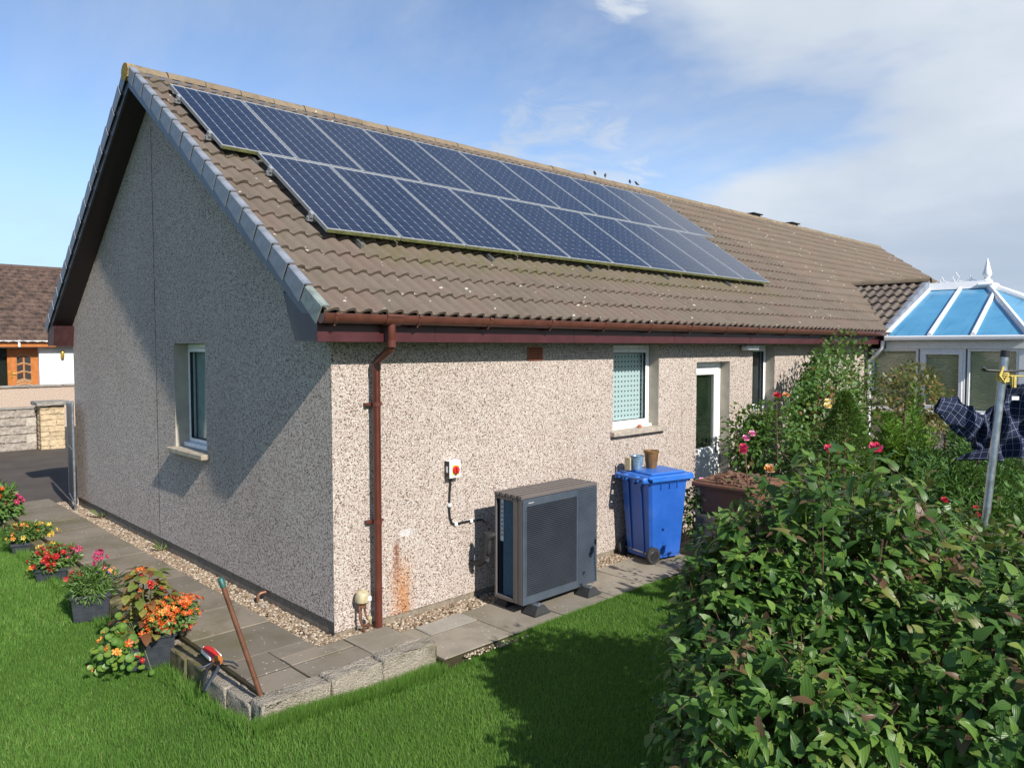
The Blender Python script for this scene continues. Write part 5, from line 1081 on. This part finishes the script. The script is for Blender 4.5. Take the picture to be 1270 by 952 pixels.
# trailing nasturtium
t = thing('nasturtium', 'trailing nasturtium with round green leaves hanging over the left of the nearest planter', 'plant', (-1.46, .80, -.10))
b = MB(); rm_ = []
ang = np.linspace(0, 2 * math.pi, 13)[:-1]; RV = np.concatenate([[[0, 0, -.08]], np.stack([np.cos(ang), np.sin(ang), .06 * np.sin(3 * ang) + .03], 1)]); RF = [(0, 1 + i, 1 + (i + 1) % 12) for i in range(12)]
for q in range(3): rm_.append(np_mesh('leaf', RV * .5, np.array(RF), M['nast'], np.concatenate([[1.0], np.full(12, (.15, .4, .7)[q])]), None, True))
for q in range(190):
    a = r_.uniform(0, 6.28); rr = abs(r_.gauss(0, .105)); h = max(.03, .40 - rr * 1.1 - r_.uniform(0, .25) + (.10 if r_.random() < .2 else 0)); p = Vector((rr * math.cos(a) * 1.15 - .02, rr * math.sin(a) * .9, h)); nrm = Vector((r_.gauss(-.35, .4), r_.gauss(-.5, .4), .8)).normalized()
    o = link(bpy.data.objects.new('leaf', rm_[r_.randrange(3)]), t); o.location = p; o.rotation_euler = nrm.to_track_quat('Z', 'Y').to_euler(); s_ = r_.uniform(.038, .075); o.scale = (s_, s_, s_)
    if q % 3 == 0: b.tube([(.12, .03, .26), tuple((Vector((.12, .03, .26)) + p) / 2 + Vector((0, 0, .05))), tuple(p)], .003, 4)
b.build('stem', M['stem'], t)
put_flowers(t, FL['orange'], 7, (0, 0, .2), (.2, .16, .22), .034, 21); put_flowers(t, FL['amber'], 6, (.0, 0, .18), (.22, .16, .2), .032, 22); put_flowers(t, FLD['redp'], 2, (.08, -.08, .08), (.06, .06, .06), .03, 23)
# the other planters' plants
t = shrub('bedding_plant', 'leafy green plant with a magenta spike and violet flowers in the second planter', (-1.25, 2.37, .08), (.21, .19, .20), 2200, .058, M['herb'], 'plant', 8, .25, -.1, .2, 6, .22, .14)
put_flowers(t, FLD['pink'], 16, (.09, .0, .36), (.06, .04, .10), .026, 31); put_flowers(t, FL['violet'], 9, (.12, -.05, .22), (.10, .08, .08), .024, 32); put_flowers(t, FL['redp'], 16, (-.09, .12, .22), (.12, .1, .06), .024, 33); put_flowers(t, FL['amber'], 6, (.15, -.03, .24), (.06, .05, .06), .022, 34)
MB().tube([(.04, 0, .1), (.07, 0, .3), (.12, 0, .46)], .005, 5).build('stem', M['stem'], t)
t = shrub('bedding_plant', 'low plant with deep red flowers in the third planter', (-1.17, 4.02, .03), (.26, .22, .15), 1500, .05, M['herb'], 'plant', 9, .25, .1, .2, 5, .4, .10)
put_flowers(t, FLD['redp'], 30, (-.02, -.04, .11), (.26, .2, .13), .034, 41); put_flowers(t, FL['pink'], 15, (.16, -.05, .12), (.14, .14, .10), .03, 42); put_flowers(t, FL['yellowp'], 9, (-.06, .12, .20), (.10, .06, .05), .032, 43); put_flowers(t, FL['amber'], 4, (-.26, -.12, .02), (.05, .05, .05), .032, 44)
t = shrub('bedding_plant', 'grey green plant with small yellow flowers in the fourth planter', (-1.12, 5.58, .02), (.29, .24, .15), 1500, .06, M['herb'], 'plant', 10, .25, .0, .2, 5, .3, .12)
put_flowers(t, FL['yellowp'], 20, (.05, -.04, .11), (.30, .2, .13), .030, 51); put_flowers(t, FL['amber'], 10, (-.08, .02, .14), (.22, .2, .12), .030, 52); put_flowers(t, FL['redp'], 9, (-.02, .12, .18), (.14, .1, .05), .03, 53)
t = shrub('bedding_plant', 'tall plant with orange and pink flowers in the farthest planter', (-1.08, 7.20, .06), (.26, .24, .24), 900, .10, M['herb'], 'plant', 12, .3, .1, .2, 8, .45, .20)
put_flowers(t, FLD['orange'], 5, (-.04, -.05, .34), (.14, .1, .12), .045, 61); put_flowers(t, FLD['pink'], 7, (.12, -.08, .22), (.12, .1, .12), .042, 62)
t = shrub('garden_plant', 'tall broad-leaved plant at the left edge beyond the last planter', (-1.35, 7.55, -.1), (.22, .22, .42), 420, .17, M['nast'], 'plant', 13, .3, .2, .2, 6, .6, .45)
t = shrub('moss_cushion', 'rusty brown sedum cushion on the path edge between the far planters', (-.98, 6.15, .05), (.10, .42, .05), 1600, .022, M['coleus'], 'plant', 14, .3, 0, .3, 0, .6, .03, None, .25)
t = shrub('moss_cushion', 'reddish sedum cushion on the path edge between red and yellow planters', (-1.0, 4.75, .05), (.09, .35, .045), 1300, .022, M['coleus'], 'plant', 15, .3, 0, .3, 0, .6, .03, None, .25)

# ------------------------------------------------------------------ shrubs, roses and conifers of the back garden
def rose_mesh(mat, mat2):
    b = MB(); r_ = random.Random(2)
    for l_, (n, rad, h, tilt) in enumerate(((6, 1.0, .0, .75), (6, .85, .10, 1.05), (5, .66, .22, 1.3), (5, .42, .34, 1.45), (4, .2, .42, 1.5))):
        for q in range(n):
            a = 2 * math.pi * (q + .4 * l_) / n; w = 6.4 / n; z1 = h + rad * math.sin(tilt) * .75; r1 = .18 * rad + rad * math.cos(tilt) * .85
            P = lambda rr, an, z: (rr * math.cos(a + an), rr * math.sin(a + an), z)
            b.add([P(.1, 0, h), P((.1 + r1) * .6, -w * .55, h + (z1 - h) * .5), P(r1, -w * .35, z1), P(r1 * 1.1, 0, z1 * .94), P(r1, w * .35, z1), P((.1 + r1) * .6, w * .55, h + (z1 - h) * .5)], [(0, 1, 2, 3, 4, 5)], 1 if (l_ + q) % 3 == 0 else 0)
    return b.mesh('flower', [mat, mat2])
RM = {'red': rose_mesh(M['rosered'], M['pink']), 'pale': rose_mesh(M['pale'], M['pink']), 'deep': rose_mesh(M['redp'], M['rosered']), 'peach': rose_mesh(M['peach'], M['amber']), 'cream': rose_mesh(M['cream_p'], M['yellowp'])}
def bloom(t, me, p, size, d=(-.45, -.45, .7)):
    o = link(bpy.data.objects.new('flower', RM[me]), t); o.location = p; o.rotation_euler = Vector(d).to_track_quat('Z', 'Y').to_euler(); o.scale = (size,) * 3
def rose_stem(name, label, base, top, blooms, nl=26, seed=0, mat='roseleaf', lsz=.07):
    nl = int(nl * 2.4)
    t = thing(name, label, 'rose', base); r = random.Random(seed); T_ = Vector(top) - Vector(base); b = MB(); pts = [T_ * k_ + Vector((.03 * math.sin(4 * k_ + seed), .03 * math.cos(3 * k_ + seed), 0)) * (1 - k_) for k_ in (0, .3, .6, .85, 1)]
    b.tube([tuple(p) for p in pts], [.010, .009, .007, .006, .005], 6); b.build('stem', M['bark'], t); n = nl * 5; pos = np.array([list(T_ * r.uniform(.15, .97)) for _ in range(nl)]); pos = np.repeat(pos, 5, 0) + rng.normal(size=(n, 3)) * np.array([.10, .10, .06])
    d = uvec(n) * [1, 1, .5] - [0, 0, .25]; V, F, T, _ = scatter(*DIAMOND, pos, d, np.tile([0, 0, 1.], (n, 1)) + uvec(n) * .5, np.full(n, lsz) * rng.uniform(.7, 1.2, n), rng.random(n) * .85); link(bpy.data.objects.new('foliage', np_mesh('foliage', V, F, M[mat], T)), t)
    for (me, dp, s_) in blooms: bloom(t, me, tuple(T_ + Vector(dp)), s_)
    return t
shrub('rose_bush', 'glossy rose bush in front of the back door frame', (6.02, -.70, 0), (.44, .38, .64), 2300, .078, M['roseleaf'], 'rose bush', 21, .75, .25, .25, 14, .62, 1.20, None, .12)
shrub('flowering_plant', 'small leafy plant with a pink flower between blue bin and brown tub', (4.62, -.72, 0), (.24, .20, .40), 800, .065, M['roseleaf'], 'plant', 22, .3, .2, .3, 6, .6, .50, None, .2)
rose_stem('rose', 'pink flower on a thin stem right of the blue bin', (4.58, -.74, 0), (4.52, -.80, .92), [('pale', (0, 0, 0), .045)], 4, 3)
t = shrub('climbing_rose', 'tall climbing rose on the house wall right of the narrow window', (7.95, -.66, 0), (1.65, .46, 1.04), 9500, .082, M['roseleaf'], 'rose bush', 23, .85, .25, .35, 14, .62, 1.50, None, .08)
for q in range(9):
    pass
shrub('copper_shrub', 'coppery leaved shrub in front of the conservatory windows', (9.9, -1.45, 0), (.85, .55, .62), 2600, .085, M['copperleaf'], 'shrub', 24, .45, .2, .35, 9, .5, 1.62, None, .05)
shrub('copper_shoot', 'bronze red new shoots within the climbing rose', (7.35, -1.05, 1.0), (.22, .18, .40), 420, .095, M['copperleaf'], 'shrub', 25, .4, .3, .3, 5, .45, .62, None, .25)
shrub('rose_bush', 'open twiggy rose bush between the door and the cone shaped spruce', (6.25, -1.55, 0), (.75, .6, .55), 2100, .075, M['roseleaf'], 'rose bush', 26, .5, .25, .3, 9, .6, .95, None, .18)
def conifer(label, loc, h, r, n, mat, seed, blade=.16, name='conifer', feather=True, tip=.0):
    t = thing(name, label, 'conifer', loc); th = rng.uniform(0, 2 * math.pi, n)
    if feather:   # many upright plumes of different height
        npl = 34; rp = np.random.default_rng(seed + 50); pa = rp.uniform(0, 6.28, npl); pr_ = np.sqrt(rp.uniform(0, 1, npl)) * r * .85; ph = h * (1.02 - .45 * (pr_ / r) ** 1.5) * rp.uniform(.72, 1.08, npl); lean = .22
        pi_ = rng.integers(npl, size=n); zz = rng.uniform(.03, 1, n) ** .9; w_ = .23 * (1 - zz) ** .6 + .012
        cx_ = pr_[pi_] * np.cos(pa[pi_]) * (.45 + .75 * zz); cy_ = pr_[pi_] * np.sin(pa[pi_]) * (.45 + .75 * zz); out = np.stack([np.cos(th), np.sin(th), np.zeros(n)], 1)
        pos = np.stack([cx_, cy_, ph[pi_] * zz], 1) + out * (w_ * rng.uniform(.3, 1, n))[:, None]; lead = np.stack([np.cos(pa[pi_]), np.sin(pa[pi_]), np.zeros(n)], 1) * (pr_[pi_] / r)[:, None]
        d = out * .85 + lead * .35 + [0, 0, .60] + uvec(n) * .35; up = out + lead + uvec(n) * .4; tint = np.clip(rng.beta(2, 2.5, n) * .6 + .28 * (zz > .7) + rp.uniform(-.12, .12, npl)[pi_] + tip, 0, 1)
    else:
        zz = rng.power(1.6, n); k_ = (1 - zz) ** .85; rr = r * k_ * rng.uniform(.86, 1.0, n) * (1 + .05 * np.sin(th * 7 + zz * 20)); out = np.stack([np.cos(th), np.sin(th), np.zeros(n)], 1)
        pos = np.stack([rr * np.cos(th), rr * np.sin(th), h * zz], 1); d = out * .8 + [0, 0, .3] + uvec(n) * .38; up = out + uvec(n) * .5; tint = np.clip(rng.beta(2, 2.5, n) * .9, 0, 1)
    s = blade * rng.uniform(.5, 1.2, n)
    V, F, T, _ = scatter(*DIAMOND, pos, d, up, np.stack([s * (.36 if feather else .42), s, s], 1), tint); link(bpy.data.objects.new('foliage', np_mesh('foliage', V, F, M[mat], T)), t)
    MB().tube([(0, 0, -.05), (0, 0, h * .9)], [.05, .01], 8).build('trunk', M['bark'], t); return t
shrub('low_shrub', 'low sprawling leafy plant in front of the concrete block', (4.20, -1.80, 0), (.48, .36, .36), 1500, .075, M['roseleaf'], 'shrub', 71, .6, .2, .25, 9, .6, .40, None, .12)
conifer('dense cone shaped dwarf spruce with a bright green edge', (5.75, -1.98, 0), 1.98, .72, 13000, 'cone', 1, .055, 'dwarf_spruce', False)
conifer('bright yellow green feathery conifer beside the cone shaped spruce', (7.25, -2.15, 0), 1.95, .50, 15000, 'coniferlight', 2, .10)
conifer('bright feathery conifer in the middle of the row', (6.85, -2.75, 0), 1.62, .50, 13000, 'conifer', 3, .095, tip=-.15)
conifer('dark green feathery conifer under the conservatory window', (6.35, -3.25, 0), 1.72, .62, 15000, 'conifer', 4, .09, tip=.05)
conifer('dark broad conifer behind the hanging shirt', (5.5, -3.45, 0), 1.62, .72, 16000, 'conifer', 5, .09, tip=.05)
conifer('mid green conifer at the right edge beyond the washing pole', (5.3, -4.35, 0), 1.55, .75, 16000, 'conifer', 6, .085, tip=.15)
conifer('low green conifer left of the washing pole foot', (4.55, -3.85, 0), 1.30, .55, 12000, 'conifer', 7, .08, tip=.1)
conifer('low green conifer right of the washing pole foot', (4.15, -4.75, 0), 1.22, .60, 12000, 'conifer', 8, .08, tip=.18)
for i, (x, y, z, sz, lab) in enumerate(((4.1, -2.5, .55, .085, 'low leafy shrub with pale ribbed leaves in front of the spruce'), (3.55, -2.35, .60, .085, 'low reddish twiggy shrub beside the brown tub'), (4.4, -2.9, .72, .085, 'low dark leafy shrub in front of the conifers'), (3.15, -3.35, .85, .08, 'low shrub at the back of the big bush'))):
    shrub('low_shrub', lab, (x, y, 0), (.55, .5, z * .62), 1700, sz, M['copperleaf'] if i == 1 else M['roseleaf'], 'shrub', 40 + i, .4, .2, .35, 8, .6, z * .8, None, (.12, .15, .0, .1)[i])
rose_stem('rose', 'tall bare rose stem with a cluster of pink blooms in front of the door bush', (2.50, -2.60, .4), (2.40, -2.51, 1.70), [('red', (-.02, .0, -.02), .045), ('pale', (.04, .01, .05), .040), ('pale', (.07, -.03, .09), .038), ('red', (-.045, -.01, -.05), .04)], 1, 5)
rose_stem('rose', 'large raspberry red rose bloom before the bright conifer', (3.68, -3.05, .3), (3.70, -3.08, 1.60), [('red', (0, 0, 0), .075)], 14, 6)
rose_stem('rose', 'raspberry rose bloom in front of the cone shaped spruce', (3.85, -2.60, .3), (3.80, -2.62, 1.54), [('red', (0, 0, 0), .060), ('deep', (.10, -.05, -.03), .025)], 10, 7)
rose_stem('rose', 'red rose bloom below the sill of the narrow window', (5.65, -1.20, .2), (5.62, -1.18, 1.90), [('deep', (0, 0, 0), .06), ('peach', (.14, -.05, 0), .055)], 10, 8)
rose_stem('rose', 'faded peach bloom right of the door bush', (3.25, -2.35, .5), (3.2, -2.33, 1.38), [('peach', (0, 0, 0), .065)], 6, 9)
rose_stem('rose', 'cream yellow rose bloom against the climbing rose', (5.95, -1.75, .3), (5.90, -1.70, 1.78), [('cream', (0, 0, 0), .06), ('cream', (.05, .02, .06), .045)], 6, 10)
rose_stem('red_flower', 'small bright red flower behind the top of the big bush', (3.30, -3.80, .3), (3.26, -3.78, 1.30), [('deep', (0, 0, 0), .035)], 10, 11)
rose_stem('red_flower', 'coppery stem with small red flowers left of the washing pole', (3.35, -4.02, .3), (3.30, -4.0, 1.33), [('deep', (-.04, 0, -.06), .028), ('deep', (.03, 0, -.12), .025)], 16, 12, 'copperleaf')
rose_stem('seed_head', 'dry brown flower stalk standing above the big bush', (2.85, -3.55, .4), (2.86, -3.53, 1.62), [('peach', (0, 0, 0), .018)], 2, 13)

# the big foreground bush: arching shoots with opposite pairs of ribbed leaves
bush = thing('leafy_bush', 'large dark green bush with drooping ribbed leaves filling the right foreground', 'bush', (.75, -4.2, 0))
BO = np.array([.75, -4.2, 0.]); CAMP = np.array(cam_o.location) - BO
lobes = [((1.06, -3.88), .80, 1.82), ((1.0, -4.82), .98, 1.50), ((.22, -4.06), .70, 1.10), ((.66, -3.60), .56, 1.58), ((1.85, -4.36), .86, 1.60), ((1.6, -5.05), .9, 1.40)]
LV, LF, LU = leaf_shape(.56, 5, .16, .30, lambda y: (math.sin(math.pi * min(1, y ** .62)) ** .75) * (1 - .25 * y))
P_, D_, U_, S_, T_ = [], [], [], [], []; stems = MB(); r_ = np.random.default_rng(5)
nsh = 2000; cnt = 0
while cnt < nsh:
    (lx, ly), lr, lh = lobes[r_.integers(len(lobes))]
    d = r_.normal(size=3); d /= np.linalg.norm(d); d[2] = abs(d[2]) if r_.random() < .68 else d[2]
    lump = lumpy(d[None], 14, .22, int(lx * 100))[0]
    p = np.array([lx, ly, lh * .46]) + d * np.array([lr, lr, lh * .54]) * lump * r_.uniform(.82, 1.02) - BO
    if p[2] < .05: continue
    w = p + BO; inside = False
    for (mx, my), mr, mh in lobes:
        if (mx, my) != (lx, ly) and (((w[0] - mx) / mr) ** 2 + ((w[1] - my) / mr) ** 2 + ((w[2] - mh * .46) / (mh * .54)) ** 2) < .62: inside = True
    if inside: continue
    cnt += 1; ax = d * .8 + r_.normal(size=3) * .35 + np.array([0, 0, .25 if d[2] > .2 else -.15]); ax /= np.linalg.norm(ax)
    red = r_.random() < (.10 if d[2] > .45 else .05); tb_ = r_.beta(1.6, 2.0) * .70; L_ = r_.uniform(.22, .38); npair = r_.integers(4, 6); roll = r_.uniform(0, 3.14)
    if r_.random() < .45: stems.tube([tuple(p - ax * L_ * 1.3 - np.array([0, 0, .10])), tuple(p - ax * L_ * .5), tuple(p + ax * .01)], [.004, .003, .0015], 4)
    for q in range(npair):
        f = q / (npair - 1); base = p - ax * L_ * (1 - f) - np.array([0, 0, .25 * L_ * (1 - f)]) * .3
        s1 = np.cross(ax, [0, 0, 1.]); s1 /= np.linalg.norm(s1) + 1e-6; s2 = np.cross(s1, ax); ang = roll * .25 + (q % 2) * .8; sd = s1 * math.cos(ang) + s2 * math.sin(ang)
        for sg in (-1, 1):
            dd = ax * (.35 + .5 * f) + sd * sg * (.85 - .35 * f) + np.array([0, 0, -.42]) + r_.normal(size=3) * .18
            P_.append(base + r_.normal(size=3) * .012); D_.append(dd); U_.append(d * .75 + np.array([0, 0, .75]) + r_.normal(size=3) * .28); S_.append(.100 * r_.uniform(.55, 1.25) * (1 - .35 * f * (q == npair - 1)))
            T_.append(np.clip((tb_ + r_.normal() * .08) if not red or f < .4 else .80 + .2 * r_.random(), 0, 1) if r_.random() > .03 else r_.uniform(.7, 1))
P_, D_, U_, S_, T_ = map(np.array, (P_, D_, U_, S_, T_)); wv = P_ + BO - np.array(cam_o.location)
out = (P_ - np.array([0, 0, .7])); facing = (U_ * -wv).sum(1) > 0; dist = np.linalg.norm(wv, axis=1)
fw = np.array([.697, .717, -.05]); rt = np.array([.717, -.697, 0]); dep_ = wv @ fw; u_ = (wv @ rt) / dep_; v_ = wv[:, 2] / dep_ + .05
inview = (np.abs(u_) < .66) & (np.abs(v_) < .50)
order = np.argsort(dist + 10 * (~facing) + 20 * (~inview)); near = set(order[:300].tolist()); AX = frames(D_, U_)
lv2, lf2, lu2 = leaf_shape(.48, 5, .28, .5, lambda y: (math.sin(math.pi * min(1, y ** .66)) ** .8) * (1 - .22 * y))
lm_ = [np_mesh('leaf', LV if q_ % 2 else lv2, LF, M['bushleaf'], np.full(len(LV), (q_ // 2 + .5) / 12), LU if q_ % 2 else lu2, True) for q_ in range(24)]
for i in order[:300]:
    o = link(bpy.data.objects.new('leaf', lm_[min(11, int(T_[i] * 12)) * 2 + int(i) % 2]), bush); o.matrix_local = Matrix.Translation(P_[i]) @ Matrix(AX[i].tolist()).to_4x4() @ Matrix.Scale(float(S_[i]), 4)
shapes = [(LV, LF, LU), leaf_shape(.46, 5, .30, .55, lambda y: (math.sin(math.pi * min(1, y ** .66)) ** .8) * (1 - .22 * y)), leaf_shape(.64, 5, .08, .12, lambda y: (math.sin(math.pi * min(1, y ** .58)) ** .7) * (1 - .28 * y))]
res = []; off = 0
for q_, (lv_, lf_, lu_) in enumerate(shapes):
    g_ = order[300:][q_::3]; v_, f_, t_, u2_ = scatter(lv_, lf_, P_[g_], D_[g_], U_[g_], S_[g_], T_[g_], lu_); res.append((v_, f_ + off, t_, u2_)); off += len(v_)
V, F, T, U2 = (np.concatenate([r0[q_] for r0 in res]) for q_ in range(4))
o = link(bpy.data.objects.new('leaf', np_mesh('leaf', V, F, M['bushleaf'], T, U2, True)), bush); o['kind'] = 'stuff'
for (lx, ly), lr, lh in lobes:
    for q in range(9):
        a = q * .7 + lx; e = np.array([lx + lr * .7 * math.cos(a), ly + lr * .7 * math.sin(a), lh * r_.uniform(.5, .9)]) - BO; s0 = np.array([lx * .6 + .3, ly * .6 - 1.68, -.1]) - BO; stems.tube([tuple(s0), tuple((s0 * .4 + e * .6) + np.array([0, 0, .15])), tuple(e)], [.022, .012, .006], 6)
stems.build('stem', M['bark'], bush)
# thin twiggy outgrowth at the bush's left foot
shrub('twiggy_shrub', 'thin twiggy outgrowth with tiny leaves left of the big bush', (.98, -2.98, 0), (.30, .26, .42), 420, .055, M['roseleaf'], 'shrub', 61, .5, .4, .3, 22, .5, .48, None, .0)

# ------------------------------------------------------------------ grass blades and a few weeds
def blades(n, xr, yr, keepf, lmin, lmax, wd):
    x = rng.uniform(*xr, n); y = rng.uniform(*yr, n); k_ = keepf(x, y); x, y = x[k_], y[k_]; n = len(x)
    pn = .5 + .5 * np.sin(x * 2.3 + 1.7 * np.sin(y * 1.9)) * np.sin(y * 2.7 + 1.3 * np.sin(x * 2.1)); fine = rng.random(n)
    L_ = rng.uniform(lmin, lmax, n) * (.75 + .4 * pn); az = rng.uniform(0, 2 * math.pi, n); ln = rng.uniform(.1, .75, n); z = lawn_z(x, y)
    tipx = np.cos(az) * ln * L_; tipy = np.sin(az) * ln * L_; h = L_ * np.sqrt(np.clip(1 - (ln * .8) ** 2, .1, 1)); pa = az + math.pi / 2 + rng.normal(0, .5, n); w = wd * rng.uniform(.6, 1.25, n)
    a = np.stack([x - np.cos(pa) * w / 2, y - np.sin(pa) * w / 2, z - .004], 1); b = np.stack([x + np.cos(pa) * w / 2, y + np.sin(pa) * w / 2, z - .004], 1); c = np.stack([x + tipx, y + tipy, z + h], 1)
    V = np.stack([a, b, c], 1).reshape(-1, 3); F = np.arange(3 * n).reshape(-1, 3); return V, F, np.repeat(np.clip(.15 + .35 * pn + .4 * fine + (rng.random(n) < .03) * .5, 0, 1), 3)
def okl(x, y):
    d = (x + 3.385) * .697 + (y + 5.673) * .717; l_ = (x + 3.385) * .717 - (y + 5.673) * .697
    return ~((x > -1.19) & (y > -.92)) & ~((x > .38) & (y > -1.0)) & (d > 3.2) & (np.abs(l_) < d * .78 + .5) & (x < 3.6)
parts_ = [blades(520000, (-4.6, 3.6), (-4.6, 2.2), okl, .022, .050, .0062), blades(150000, (-4.6, -1.0), (2.2, 8.1), okl, .028, .055, .009)]
ex = np.linspace(0, 1, 9000); 
def edge(n, x0, y0, x1, y1, sp):
    t = rng.random(n); return x0 + (x1 - x0) * t + rng.normal(0, sp, n), y0 + (y1 - y0) * t + rng.normal(0, sp, n)
off = 0; Vs = []; Fs = []; Ts = []
for (v, f, t_) in parts_: Vs.append(v); Fs.append(f + off); Ts.append(t_); off += len(v)
parts2 = blades(9000, (-1.2, .42), (-1.02, -.90), lambda x, y: np.ones(len(x), bool), .07, .12, .007), blades(9000, (-1.28, -1.15), (-1.0, 8), lambda x, y: np.ones(len(x), bool), .07, .12, .008), blades(5000, (.4, 3.5), (-1.05, -.985), lambda x, y: np.ones(len(x), bool), .03, .06, .006)
for (v, f, t_) in parts2: Vs.append(v); Fs.append(f + off); Ts.append(t_); off += len(v)
o = link(bpy.data.objects.new('grass', np_mesh('grass', np.concatenate(Vs), np.concatenate(Fs), M['grass'], np.concatenate(Ts)))); tag(o, 'short bright green lawn grass in front of and beside the path', 'grass', kind='stuff')
